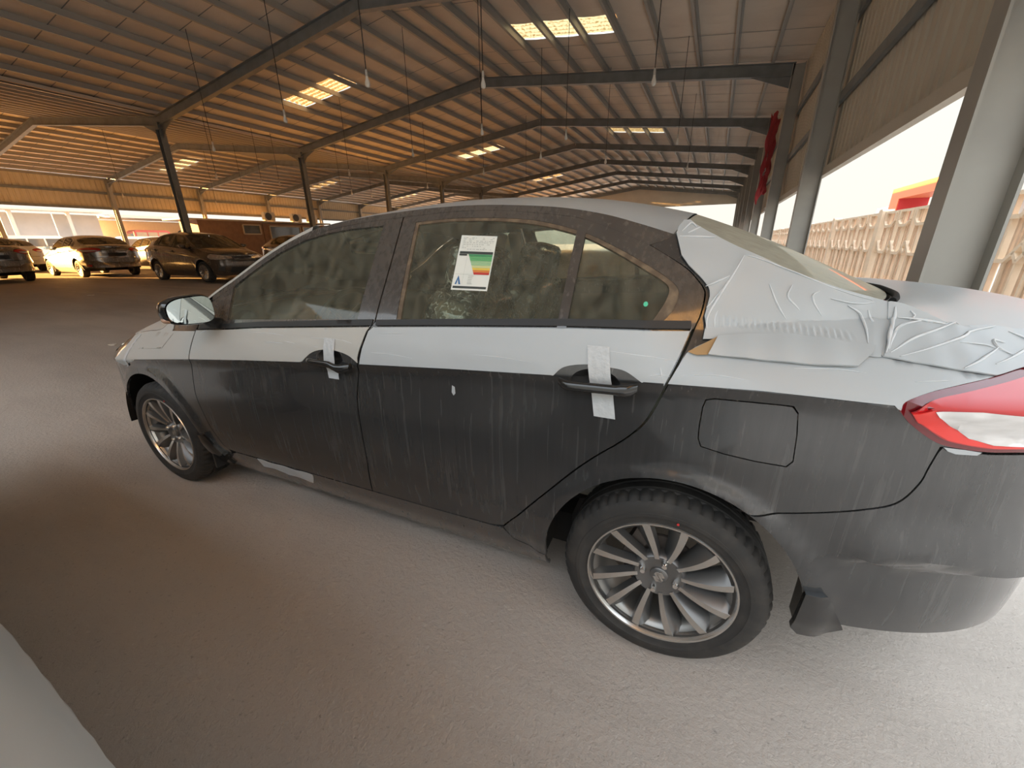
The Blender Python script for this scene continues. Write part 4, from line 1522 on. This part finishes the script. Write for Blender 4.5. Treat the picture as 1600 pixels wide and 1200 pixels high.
def skylight_mat():
    m = bpy.data.materials.new('skylight_sheet')
    t = nodes_of(m)
    t.nodes.clear()
    out = t.nodes.new('ShaderNodeOutputMaterial')
    tl = t.nodes.new('ShaderNodeBsdfTranslucent')
    df = t.nodes.new('ShaderNodeBsdfDiffuse')
    tc = t.nodes.new('ShaderNodeTexCoord')
    n = t.nodes.new('ShaderNodeTexNoise')
    n.inputs['Scale'].default_value = 14
    n.inputs['Detail'].default_value = 4
    r = t.nodes.new('ShaderNodeValToRGB')
    r.color_ramp.elements[0].position = .38
    r.color_ramp.elements[0].color = (.22, .125, .04, 1)
    r.color_ramp.elements[1].position = .62
    r.color_ramp.elements[1].color = (.50, .37, .185, 1)
    t.links.new(tc.outputs['Object'], n.inputs['Vector'])
    wv = t.nodes.new('ShaderNodeTexWave')  # shading of the corrugation painted as bands of colour
    wv.bands_direction = 'Y'
    wv.inputs['Scale'].default_value = 1.45
    wv.inputs['Distortion'].default_value = .6
    t.links.new(tc.outputs['Object'], wv.inputs['Vector'])
    ad = t.nodes.new('ShaderNodeMath')
    ad.operation = 'MULTIPLY_ADD'
    ad.inputs[1].default_value = .30
    t.links.new(wv.outputs['Fac'], ad.inputs[0])
    sb = t.nodes.new('ShaderNodeMath')
    sb.operation = 'SUBTRACT'
    sb.inputs[1].default_value = .15
    t.links.new(n.outputs['Fac'], sb.inputs[0])
    t.links.new(sb.outputs[0], ad.inputs[2])
    t.links.new(ad.outputs[0], r.inputs[0])
    t.links.new(r.outputs[0], tl.inputs[0])
    t.links.new(r.outputs[0], df.inputs[0])
    mx = t.nodes.new('ShaderNodeMixShader')
    mx.inputs[0].default_value = .12
    t.links.new(tl.outputs[0], mx.inputs[1])
    t.links.new(df.outputs[0], mx.inputs[2])
    t.links.new(mx.outputs[0], out.inputs['Surface'])
    MATS['skylight_sheet'] = m


skylight_mat()

# ------------------------------------------------------------------ the shed
Y0, Y0B, Y1 = -4.6, -5.0, 50.2                    # near end of the right and of the left bay, far end
XR, XL, XV = 1.64, -40.8, -19.5                    # right wall, left wall, valley
RIDGE1, RIDGE2 = -8.93, -30.15
ZE, ZR = 6.10, 7.38                                # sheet height at the eaves and at the ridges
FRAMES = [1.75 + 6 * k for k in range(0, 9)]


def rise(x):
    """the yard floor climbs gently towards the left"""
    return .27 * float(sm(3, 17, -np.asarray(x, float)))


fx = [-160, -60, -40, -25] + list(np.arange(-17, -2.5, 1.0)) + [-2, 8, 30]
fl = MB()
G_ = np.array([[(x, y, rise(x)) for y in (-60, 0, 60, 160)] for x in fx])
fl.grid(G_)
fl.add([(-160, -60, -.3), (30, -60, -.3), (30, 160, -.3), (-160, 160, -.3)], [(0, 1, 2, 3)])
FLOOR = fl.build('floor', 'concrete_floor', None, 30, fix=False, kind='structure', label='dusty grey concrete floor of the open shed')


def zs(x):
    """height of the roof sheet"""
    if x >= RIDGE1:
        t = (x - RIDGE1) / (XR + .1 - RIDGE1)
    elif x >= XV:
        t = (RIDGE1 - x) / (RIDGE1 - XV)
    elif x >= RIDGE2:
        t = (x - RIDGE2) / (XV - RIDGE2)
    else:
        t = (RIDGE2 - x) / (RIDGE2 - XL)
    return ZR + (ZE - ZR) * t


SLOPES = [('right', XR + .1, RIDGE1, [(5, 8, y) for y in (10.4, 22.4, 34.4, 46.4)]),
          ('left', XV, RIDGE1, [(4, 7, y) for y in (10.3, 22.3, 34.3, 46.3)]),
          ('valley', XV, RIDGE2, [(4, 7, y) for y in (28.2, 40.2)]),
          ('far', XL, RIDGE2, [(4, 8, y) for y in (15.6, 27.6, 39.6)])]
NP = 11
ceil = None
sky_jobs, purl_jobs = [], []
cm = MB()
for nm, xe, xr, lights in SLOPES:
    xs = np.linspace(xe, xr, NP + 1)
    purl_jobs.append(xs)
    ya0 = Y0 if nm in ('right', 'left') else Y0B
    ys = sorted(set([ya0, Y1] + [v for k0, k1, y in lights for v in (y, y + 1.0)] + [round(v, 3) for v in np.arange(math.ceil(ya0), 50, 1.0)]))
    for j in range(len(ys) - 1):
        ya, yb = ys[j], ys[j + 1]
        for i in range(NP):
            if any(k0 <= i < k1 and y - 1e-6 <= ya and yb <= y + 1.0 + 1e-6 for k0, k1, y in lights):
                continue
            xa, xb = xs[i], xs[i + 1]
            vs, fs = [], []
            sag = [0, -.018, -.024, -.018, 0]
            for q in range(5):
                x = xa + (xb - xa) * q / 4
                for y, e in ((ya, 0), ((ya + yb) / 2, -.010), (yb, 0)):
                    vs.append((x, y, zs(x) + sag[q] + 2.2 * e * (1 if 0 < q < 4 else 0)))
            for q in range(4):
                for w in range(2):
                    a = q * 3 + w
                    fs.append((a, a + 3, a + 4, a + 1))
            cm.add(vs, fs)
    # roof deck above, so that no light leaks through
    for k0, k1, y in lights:
        sky_jobs.append((nm, xs[k0:k1 + 1], y))
ceil = cm.build('ceiling', 'insulation', None, 40, fix=False, kind='structure', label='insulated pitched roof of the shed seen from below')
# thickness of the roof: an outer skin over the blanket with the same openings is not needed, the blanket is opaque

for kk, xs in enumerate(purl_jobs):
    ya0 = Y0 if kk < 2 else Y0B
    for i, x in enumerate(xs):
        if i == NP and xs is not purl_jobs[0] and xs is not purl_jobs[2]:
            continue
        z = zs(float(x)) - .10
        pb = MB()
        pb.box((x, (ya0 + Y1) / 2, z), (.012, Y1 - ya0, .17))
        sgn = 1 if xs[-1] > xs[0] else -1
        pb.box((x + .03 * sgn, (ya0 + Y1) / 2, z - .08), (.06, Y1 - ya0, .012))
        pb.box((x - .03 * sgn, (ya0 + Y1) / 2, z + .08), (.06, Y1 - ya0, .012))
        pb.build('purlin', 'purlin_steel', ceil)
for nm, xs, y in sky_jobs:
    for a, b in zip(xs[:-1], xs[1:]):
        s1 = MB()
        rows = []
        n = 40
        for q in range(n + 1):
            yy = y + q / n
            w = .018 * math.sin(q / n * 2 * math.pi * 4.5)
            rows.append([(a, yy, zs(a) + .02 + w), (b, yy, zs(b) + .02 + w)])
        s1.grid(np.array(rows))
        s1.build('skylight', 'skylight_sheet', ceil, 60)


def ibeam(m, a, b, depth, width, upv=(0, 0, 1), tw=.012, tf=.016):
    a, b = Vector(a), Vector(b)
    d = (b - a).normalized()
    s = d.cross(Vector(upv)).normalized()
    u = s.cross(d)
    m.bar(a, b, tw, depth - 2 * tf, upv=upv)
    for k in (-1, 1):
        m.bar(a + u * k * (depth / 2 - tf / 2), b + u * k * (depth / 2 - tf / 2), width, tf, upv=upv)


for y in [-4.25] + FRAMES:
    for xe, xr in ((1.32, RIDGE1), (XV, RIDGE1), (XV, RIDGE2), (XL + .2, RIDGE2)):
        if y < 0 and xe > XV - 1 and xr > XV:
            continue
        rb = MB()
        ibeam(rb, (xe, y, zs(xe) - .345), (xr, y, zs(xr) - .345), .32, .17)
        # knee haunch
        sg = 1 if xr > xe else -1
        rb.prism([(xe, zs(xe) - .50), (xe + sg * 1.1, zs(xe + sg * 1.1) - .50), (xe, zs(xe) - .80)], y - .007, y + .007)
        rb.build('rafter', 'frame_steel', ceil)
# sheet laps across the slopes
sm_ = MB()
for nm, xe, xr, lights in SLOPES:
    for yv in np.arange(math.ceil(Y0 if nm in ('right', 'left') else Y0B), 50, 1.0):
        if any(abs(yv + .5 - y - .5) < .75 for k0, k1, y in lights):
            continue
        sm_.add([(xe, yv - .012, zs(xe) - .028), (xr, yv - .012, zs(xr) - .028), (xr, yv + .012, zs(xr) - .028), (xe, yv + .012, zs(xe) - .028)], [(0, 1, 2, 3)])
sm_.build('sheet_lap', 'frame_steel', ceil, fix=False, kind='stuff')
# valley gutter and its beam
gt = MB()
gt.box((XV, (Y0 + Y1) / 2, ZE - .10), (.34, Y1 - Y0, .10))
gt.build('valley_gutter', 'gutter', ceil)

# right wall: cladding above an open strip
def cladding(x, z0, z1, ya, yb, face, period=.25, depth=.035):
    m = MB()
    n = int((yb - ya) / period)
    pr = []
    for i in range(n):
        y = ya + i * period
        pr += [(y, 0), (y + period * .55, 0), (y + period * .65, depth), (y + period * .9, depth)]
    pr.append((ya + n * period, 0))
    V = np.array([[(x + face * d, y, z0), (x + face * d, y, z1)] for y, d in pr])
    m.grid(V)
    return m


WR = cladding(XR, 2.45, ZE - .02, Y0, Y1, 1).build('wall_right', 'cladding', None, kind='structure', label='ribbed beige cladding above the open right side')
for z in (3.55, 4.75):
    g = MB()
    g.box((XR - .05, (Y0 + Y1) / 2, z), (.06, Y1 - Y0, .15))
    g.build('girt', 'frame_steel', WR)
g = MB()
g.box((XR - .03, (Y0 + Y1) / 2, 2.44), (.09, Y1 - Y0, .14))
g.build('bottom_trim', 'cladding', WR)
for y in FRAMES:
    c = MB()
    ibeam(c, (1.42, y, 0), (1.42, y, zs(1.42) - .2), .31, .20, upv=(1, 0, 0))
    c.box((1.42, y, .01), (.45, .34, .02))
    c.build('wall_column', 'column_steel', WR)

WL = cladding(XL, 4.0, ZE - .02, Y0B, Y1, -1, .3).build('wall_left', 'cladding_left', None, kind='structure', label='ribbed beige cladding above the open left side')
for z in (5.05, 4.02):
    g = MB()
    g.box((XL + .06, (Y0B + Y1) / 2, z), (.07, Y1 - Y0B, .16))
    g.build('girt', 'frame_steel', WL)
for y in [-4.25] + FRAMES:
    c = MB()
    ibeam(c, (XL + .28, y, 0), (XL + .28, y, zs(XL + .28) - .2), .32, .22, upv=(1, 0, 0))
    c.build('wall_column', 'column_steel', WL)

gw = MB()
pts = [(XL, 4.9), (XR, 4.9), (XR, ZE), (RIDGE1, ZR), (XV, ZE), (RIDGE2, ZR), (XL, ZE)]
gw.prism(pts, Y1 - .05, Y1)
gw.build('wall_far', 'cladding', None, kind='structure', label='closed gable above the open far end')
gw = MB()
gw.prism([(-9.0, 0), (-9.0, 5.3), (XR, 5.3), (XR, ZE), (RIDGE1, ZR), (XV, ZE), (XV, 0)], Y0, Y0 + .05)  # unseen; closed on the left to keep the low sun off the foreground
gw.build('wall_near_sunblock', 'cladding', None, kind='structure', label='unseen end wall of the right bay, left half closed to block the sun')
gw = MB()
gw.prism([(XL, .0), (XV, .0), (XV, ZE), (RIDGE2, ZR), (XL, ZE)], Y0B, Y0B + .05)  # unseen; added so that the sun only reaches the parked sedans
gw.prism([(Y0B, 0), (Y0, 0), (Y0, ZE), (Y0B, ZE)], XV - .02, XV + .02, 'x')
gw.build('wall_near_left_sunblock', 'cladding', None, kind='structure', label='unseen end wall of the left bay, added to limit the sun patch')

yw = cladding(-9.0, 0, 5.4, -32, Y0 + .26, -1)  # unseen wall added to stop the sun coming in at the open end
yw.build('wall_sunblock', 'cladding', None, kind='structure', label='unseen ribbed wall added behind the shed corner to block the low sun')

order = ['nearest', 'second', 'third', 'fourth', 'fifth', 'sixth', 'seventh', 'eighth', 'ninth', 'tenth']
for i, y in enumerate(FRAMES[1:8]):
    t = thing('steel_column', 'grey steel I-beam column between the two shed bays, %s from the camera' % order[i], 'column', (XV, y, rise(XV)), 0, 'valley columns of the shed')
    zt = ZE - .62 - rise(XV)
    c = MB()
    ibeam(c, (0, 0, 0), (0, 0, zt), .26, .20, upv=(1, 0, 0))
    c.build('shaft', 'frame_steel', t)
    c = MB()
    c.box((0, 0, .012), (.42, .36, .024))
    c.build('base_plate', 'frame_steel', t)
    c = MB()
    c.box((0, 0, zt + .012), (.40, .24, .024))
    for sg in (-1, 1):
        c.prism([(sg * .12, zt), (sg * .12, zt - .3), (sg * .45, zt + .02)], -.008, .008)
    c.box((0, 0, zt + .12), (.2, .2, .22))
    c.build('column_head', 'frame_steel', t)

# floor markings and scraps
for k, (a, b) in enumerate((((-18.5, 3.30), (-10.6, 4.72)), ((-15.2, 2.30), (-8.6, 3.92)))):
    m = MB()
    d = Vector((b[0] - a[0], b[1] - a[1], 0))
    nrm = Vector((-d.y, d.x, 0)).normalized() * .05
    R = []
    for i in range(25):
        p = Vector((a[0], a[1], 0)) + d * i / 24
        R.append([(p + nrm).to_tuple()[:2] + (rise(p.x) + .003,), (p - nrm).to_tuple()[:2] + (rise(p.x) + .003,)])
    m.grid(np.array(R))
    m.build('floor_marking', 'marking', FLOOR)
for k, (x, y, s_) in enumerate(((-13.4, 2.3, .10), (-9.9, 2.95, .06), (-9.3, 3.35, .05), (-7.2, .40, .06))):
    m = MB()
    pts = [(s_ * math.cos(a) * random.uniform(.7, 1.2), s_ * .7 * math.sin(a) * random.uniform(.7, 1.2)) for a in np.linspace(0, 2 * np.pi, 9)[:-1]]
    m.prism(pts, 0, .008, 'z')
    m.build('paper_scrap', 'litter', None, None, loc=(x, y, rise(x) + .002), label=['pale crumpled paper scrap near the silver sedan', 'small pale scrap on the floor near the bronze sedan', 'smallest pale scrap on the floor by the floor line', 'pale scrap on the floor left of the grey sedan'][k], category='litter', group='scraps on the floor')
# ------------------------------------------------------------------ hanging bulbs
bulb_c, bulb_s, bulb_b = MB(), MB(), MB()
bulb_s.lathe([(.0, .10), (.018, .10), (.022, .06), (.022, .0)], n=16, axis='z')
bulb_b.lathe([(.020, .0), (.024, -.03), (.040, -.085), (.043, -.115), (.036, -.145), (.018, -.16), (.0, -.163)], n=20, axis='z')
SOCK, BULB = bulb_s.mesh('socket', 40), bulb_b.mesh('bulb', 60)
SOCK.materials.append(MATS['bulb_base'])
BULB.materials.append(MATS['bulb_white'])
BULBS = [
    (-1.37, 6.82, 'white bulb on a long cord, first in the row nearest the right wall'),
    (-1.4, 11.97, 'white bulb on a long cord, second in the row nearest the right wall'),
    (-1.43, 16.88, 'white bulb on a long cord, third in the row nearest the right wall'),
    (-4.11, 5.48, 'white bulb on a long cord, first in the second row from the right wall'),
    (-4.06, 9.88, 'white bulb on a long cord, second in the second row from the right wall'),
    (-3.95, 13.9, 'white bulb on a long cord, third in the second row from the right wall'),
    (-5.87, 4.46, 'white bulb on a long cord, first in the third row from the right wall'),
    (-5.79, 8.31, 'white bulb on a long cord, second in the third row from the right wall'),
    (-5.67, 12.0, 'white bulb on a long cord, third in the third row from the right wall'),
    (-9.11, 5.19, 'white bulb on a long cord, first in the row below the near ridge'),
    (-9.08, 9.57, 'white bulb on a long cord, second in the row below the near ridge'),
    (-8.92, 13.81, 'white bulb on a long cord, third in the row below the near ridge'),
    (-9.45, 19.19, 'white bulb on a long cord, fourth in the row below the near ridge'),
    (-13.55, 6.07, 'white bulb on a long cord, first in the row halfway to the steel columns'),
    (-13.75, 11.28, 'white bulb on a long cord, second in the row halfway to the steel columns'),
    (-13.5, 16.05, 'white bulb on a long cord, third in the row halfway to the steel columns'),
    (-18.82, 9.0, 'white bulb on a long cord, first in the row along the steel columns'),
    (-18.84, 10.92, 'white bulb on a long cord, second in the row along the steel columns'),
    (-18.58, 11.6, 'white bulb on a long cord, third in the row along the steel columns'),
    (-18.5, 15.07, 'white bulb on a long cord, fourth in the row along the steel columns'),
    (-18.6, 15.9, 'white bulb on a long cord, fifth in the row along the steel columns'),
    (-18.71, 17.5, 'white bulb on a long cord, sixth in the row along the steel columns'),
    (-23.76, 13.08, 'white bulb on a long cord, first in the far left bay'),
    (-29.94, 10.19, 'white bulb on a long cord, second in the far left bay'),
    (-30.51, 15.32, 'white bulb on a long cord, third in the far left bay'),
]
for k, (x, y, lab) in enumerate(BULBS):
    t = thing('pendant_bulb', lab, 'bulb', (x, y, 4.08), 0, 'bulbs hanging from the shed roof')
    c = MB()
    h = zs(x) - .015 - 4.08
    c.tube([(0, 0, .09), (0, 0, h)], .008, 6)
    c.build('cord', 'cord_black', t, 60)
    link('socket', SOCK, t)
    link('bulb', BULB, t)

# ------------------------------------------------------------------ precast fence on the right
FX, FY0, FP, FH = 4.2, 2.85, 5.35, 1.97
fence = thing('precast_fence', 'beige precast concrete fence with hexagon lattice outside the right opening', 'fence', (FX, 0, 0))
for k in range(9):
    p = MB()
    y = FY0 + k * FP
    p.prism([(y - .15, -.0), (y + .15, -.0), (y + .15, 2.0), (y + .10, 2.05), (y - .10, 2.05), (y - .15, 2.0)], -.13, .13, 'x')
    p.build('fence_post', 'fence_light', fence)
pb = MB()
W0 = FP - .30
n = 5
per = W0 / n
pb.box((0, W0 / 2, 1.95), (.12, W0, .06))
pb.box((0, W0 / 2, .06), (.12, W0, .12))
slats = MB()
for i in range(n):
    u0 = i * per

    def P2(u, z):
        return (0, u0 + u * per, z)
    hexes = [[(.14, 1.95), (.14, 1.72), (.30, 1.60), (.70, 1.60), (.86, 1.72), (.86, 1.95)],
             [(.14, 1.08), (.30, .94), (.70, .94), (.86, 1.08)],
             [(-.0, .94), (.14, 1.08), (.0, 1.22)], [(1.0, .94), (.86, 1.08), (1.0, 1.22)]]
    for hx in hexes:
        for a, b in zip(hx[:-1], hx[1:]):
            pb.bar(P2(*a), P2(*b), .065, .16, upv=(1, 0, 0))
    for u, za, zb_ in ((.0, 1.22, 1.95), (.5, .94, 1.60), (.0, .1, .94), (.30, .1, .94), (.70, .1, .94)):
        pb.bar(P2(u, za), P2(u, zb_), .05, .14, upv=(1, 0, 0))
    for u in (.14, .24, .36, .64, .76, .86):
        slats.bar(P2(u, .1), P2(u, 1.93), .05, .062, upv=(1, 0, 0))
pb_me, sl_me = pb.mesh('lattice'), slats.mesh('slats')
pb_me.materials.append(MATS['fence_light'])
sl_me.materials.append(MATS['fence_concrete'])
for k in range(8):
    o = link('fence_panel', pb_me, fence, (0, FY0 + k * FP + .15, 0))
    link('slat_backing', sl_me, o)

# ------------------------------------------------------------------ shop beyond the fence
sh_ = thing('shop_front', 'white roadside shop with an orange and red portal frame beyond the fence', 'building', (12, 0, 0))
m = MB()
m.box((1.0, 42.0, 2.45), (1.8, 1.7, 4.9))
m.box((1.0, 27.55, 4.5), (1.8, 27.2, .8))
m.build('portal_frame', 'shop_orange', sh_, label='orange portal frame')
m = MB()
m.box((1.0, 41.12, 2.05), (1.7, .08, 4.1))
m.build('portal_reveal', 'shop_red', sh_, label='red inner face of the portal')
for i in range(9):
    m = MB()
    m.box((2.3, 12.5 + i * 3.2, 1.75), (.2, 3.14, 3.5))
    m.build('wall_panel', 'shop_white', sh_)
for i in range(5):
    m = MB()
    m.box((2.1, 13.0 + i * 3.2, 1.0), (.25, .5, 2.0))
    m.build('red_pillar', 'shop_red', sh_)
    m = MB()
    m.box((2.12, 14.5 + i * 3.2, 1.1), (.15, 1.2, 2.2))
    m.build('shutter', 'shop_grey', sh_)
m = MB()
m.box((1.2, 45.5, 1.9), (1.2, 4.4, 3.8))
m.build('side_block', 'shop_white', sh_)
m = MB()
m.box((.55, 43.6, 1.9), (.3, .5, 3.8))
m.build('orange_pier', 'shop_orange', sh_)

# red cloth hung on the right wall
m = MB()
R = []
for i in range(40):
    z = 5.0 - 2.1 * i / 39
    R.append([(1.0 + .036 * j + .03 * math.sin(i * .5 + j * 1.7), 14.6 + .4 * i / 39 + j * .06 + .06 * math.sin(i * .7 + j), z - .10 * math.sin(j * 1.1) - .45 * (1 - j / 8) * (i / 39) ** .5) for j in range(9)])
m.grid(np.array(R))
bn = m.build('red_banner', 'banner_red', None, 60, label='crumpled red and white banner hanging on the right wall columns', category='banner')
md = bn.modifiers.new('thickness', 'SOLIDIFY')
md.thickness = .006
m = MB()
R2 = np.array(R)[6:30, 3:7] + np.array((-.012, 0, 0))
m.grid(R2)
wp = m.build('white_print', 'ac_white', bn, 60)
md = wp.modifiers.new('thickness', 'SOLIDIFY')
md.thickness = .003

# ------------------------------------------------------------------ site cabin and air conditioners on the left
def window_frame(m, x, y0, y1, z0, z1, w=.07, t=.06):
    for a, b in (((y0, z0), (y1, z0)), ((y1, z0), (y1, z1)), ((y1, z1), (y0, z1)), ((y0, z1), (y0, z0))):
        m.bar((x, a[0], a[1]), (x, b[0], b[1]), t, w, upv=(1, 0, 0))


cb = thing('site_cabin', 'brown portable site cabin standing below the left wall cladding', 'cabin', (-38.2, 21.5, rise(-38)))
zc0 = 3.0
m = MB()
m.box((0, -1.75, zc0 / 2), (2.6, 5.2, zc0))
m.build('cabin_body', 'cabin_brown', cb)
m = MB()
m.box((0, 4.5, zc0 / 2 - .05), (2.6, 7.2, zc0 - .1))
m.build('cabin_extension', 'cabin_brown', cb)
m = MB()
m.box((0, 1.4, zc0 + .06), (2.9, 13.6, .12))
m.build('cabin_roof', 'cabin_frame', cb)
for (a, b, z0, z1) in ((-.9, .6, 2.0, 2.75), (1.5, 4.6, 1.2, 2.7), (4.9, 6.2, 1.2, 2.7)):
    m = MB()
    window_frame(m, 1.33, a, b, z0, z1, .12, .1)
    w = m.build('cabin_window', 'cabin_frame', cb)
    m = MB()
    m.box((1.31, (a + b) / 2, (z0 + z1) / 2), (.02, b - a, z1 - z0))
    m.build('pane', 'van_glass', w)
for k, (y, z, lab) in enumerate(((23.6, 3.47, 'white air conditioner with round fan grille on the left end of the cabin roof'), (26.4, 3.40, 'air conditioner on the cabin roof right of the first one'), (28.2, 3.40, 'rightmost air conditioner on the cabin roof'))):
    a = thing('air_conditioner', lab, 'air conditioner', (-37.6, y, z - .07 if k == 0 else z), 0, 'air conditioners on the cabin')
    m = MB()
    m.box((0, 0, .42), (.4, 1.0, .72))
    for sg in (-1, 1):
        m.box((0, sg * .38, .03), (.4, .06, .06))
    m.build('case', 'ac_white', a)
    m = MB()
    m.lathe([(.0, .02), (.30, .02), (.32, .0)], n=28, axis='z')
    m.v = [(.205 + zz, x - .12, y_ + .42) for x, y_, zz in m.v]
    m.build('fan_grille', 'dark_metal', a)

# ------------------------------------------------------------------ yard left of the shed
ys = thing('grey_shed', 'grey sheet metal shed wall with pale posts across the yard on the left', 'building', (-57, 0, .27))
for i in range(3):
    m = MB()
    m.box((0, 10.2 + i * 3.3, 2.05), (.12, 3.22, 4.1))
    m.build('sheet_panel', 'grey_sheet', ys)
for y in (9.2, 12.3, 16.0):
    m = MB()
    m.box((.9, y, 2.2), (.22, .25, 4.4))
    m.build('post', 'white_post', ys)
m = MB()
m.box((.5, 13.5, 4.35), (1.6, 10, .12))
m.build('eaves', 'white_post', ys)
cn = thing('open_canopy', 'pale roofed open canopy beside the grey shed across the yard', 'canopy', (-57, 0, .27))
m = MB()
m.box((0, 25.5, 4.0), (5, 14, .25))
m.build('canopy_roof', 'white_post', cn)
for y in (19.2, 25.8, 27.0, 32):
    m = MB()
    m.box((2.2, y, 1.95), (.22, .25, 3.9))
    m.build('post', 'white_post', cn)
m = MB()
m.box((-2.4, 25.5, 1.9), (.1, 14, 3.8))
m.build('back_wall', 'fence_light', cn)
cl = cladding(2.15, 2.6, 3.9, 27.2, 32, 1, .3)
cl.build('cladding_apron', 'cladding_left', cn)


def make_van(name, label, loc, rz, body, group=None, h=1.95, l=4.6):
    t = thing(name, label, 'van', loc, rz, group)
    w = .86
    prof = [(-l / 2, .35), (l / 2, .35), (l / 2, .95), (l / 2 - .75, 1.08), (l / 2 - 1.5, h - .05), (l / 2 - 1.8, h), (-l / 2 + .25, h), (-l / 2, h - .15)]
    m = MB()
    n = len(prof)
    top = [.86 if z < 1.1 else .74 for x, z in prof]
    V = [(x, -y, z) for (x, z), y in zip(prof, top)] + [(x, y, z) for (x, z), y in zip(prof, top)]
    m.add(V, [tuple(range(n)), tuple(range(2 * n - 1, n - 1, -1))] + [(i, i + n, (i + 1) % n + n, (i + 1) % n) for i in range(n)])
    m.build('van_body', body, t)
    for sg in (-1, 1):
        for a, b in ((l / 2 - 2.45, l / 2 - 1.62), (l / 2 - 3.4, l / 2 - 2.55), (-l / 2 + .2, l / 2 - 3.5)):
            q = MB()
            P4 = [(a, sg * .80, 1.18), (b + .28 * (b > l / 2 - 1.7), sg * .80, 1.18), (b, sg * .752, h - .22), (a, sg * .752, h - .22)]
            P4 = [(x, y + sg * .03, z) for x, y, z in P4]
            q.add(P4 + [(x, y - sg * .02, z) for x, y, z in P4], [(0, 1, 2, 3), (7, 6, 5, 4), (0, 4, 5, 1), (1, 5, 6, 2), (2, 6, 7, 3), (3, 7, 4, 0)])
            q.build('side_window', 'van_glass', t)
    q = MB()
    q.add([(l / 2 - .78, -.72, 1.12), (l / 2 - .78, .72, 1.12), (l / 2 - 1.47, .64, h - .1), (l / 2 - 1.47, -.64, h - .1)], [(0, 1, 2, 3)])
    q.v = [(x + .03, y, z + .02) for x, y, z in q.v]
    q.build('windscreen', 'van_glass', t)
    q = MB()
    q.box((-l / 2 - .01, 0, 1.5), (.02, 1.2, .5))
    q.build('rear_window', 'van_glass', t)
    for x in (l / 2 - .9, -l / 2 + .85):
        for sg in (-1, 1):
            q = MB()
            q.lathe([(.0, -.09), (.20, -.10), (.30, -.09), (.32, -.06), (.32, .06), (.30, .09), (.0, .09)], n=24, c=(x, sg * .76, .32))
            q.build('wheel', 'tyre_rubber', t, 40)
    return t


make_van('parked_van', 'white van parked outside the left opening behind the leftmost sedan', (-47, 11.2, .27), math.pi / 2 + .1, 'van_white', 'vehicles in the yard')
make_van('parked_van', 'white van parked outside the left opening behind the sunlit sedan roof', (-48, 18.4, .27), math.pi / 2, 'van_white', 'vehicles in the yard')
make_van('parked_van', 'white van parked outside the left opening between the two middle sedans', (-46.5, 23.6, .27), math.pi / 2 - .1, 'van_white', 'vehicles in the yard', h=1.85)
make_van('parked_van', 'white van parked outside the left opening behind the first steel column', (-49, 28.6, .27), math.pi / 2, 'van_white', 'vehicles in the yard', h=1.8)
make_van('parked_van', 'dark red van parked below the open canopy across the yard', (-55.5, 22.4, .9), math.pi / 2, 'truck_red', 'vehicles in the yard', h=2.1)
make_van('parked_van', 'dark grey van parked below the open canopy across the yard', (-56.5, 27.6, .9), math.pi / 2, 'dark_metal', 'vehicles in the yard', h=2.2)

# ------------------------------------------------------------------ cars
main = make_sedan('grey_sedan', 'dark grey sedan wrapped in white transit film in the foreground', 'car', (0, 0, 0), CAR_YAW)
bg = make_sedan('parked_sedan', 'silver sedan with its left side in golden sunlight and its tail in shade', 'car', (-21.0, 5.45, .27), 0, 'silver_paint', film=False, detail=False, group='sedans parked in the background')


def sedan_copy(label, loc, rz, paint):
    c = copy_tree(bg, None, {'silver_paint': MATS[paint]})
    c['label'] = label
    c.location = loc
    c.rotation_euler = (0, 0, rz)
    return c


sedan_copy('silver sedan cut off by the left picture edge, seen from behind', (-21.0, 2.55, .27), 0, 'silver_paint')
sedan_copy('dark bronze sedan parked nose towards the camera beside the first steel column', (-16.5, 5.95, .265), math.pi, 'bronze_paint')
sedan_copy('silver sedan half hidden between the sunlit sedan and the bronze sedan', (-23.6, 8.9, .27), .0, 'silver_paint')
sedan_copy('dark sedan just above the foreground windscreen pillar, behind the bronze sedan', (-19.0, 11.6, .27), math.pi, 'bronze_paint')
sedan_copy('pale sedan behind the leftmost silver sedan', (-29.5, 5.2, .27), 0, 'white_paint')
nb = make_sedan('white_sedan', 'white sedan corner at the bottom left edge of the picture', 'car', (-2.97, -2.705, 0), math.pi + .0, 'white_paint', film=False, detail=False)
for d_ in list(nb.children):
    for c_ in list(d_.children):
        if c_.name.startswith(('mirror', 'turn_signal')):
            bpy.data.objects.remove(c_)
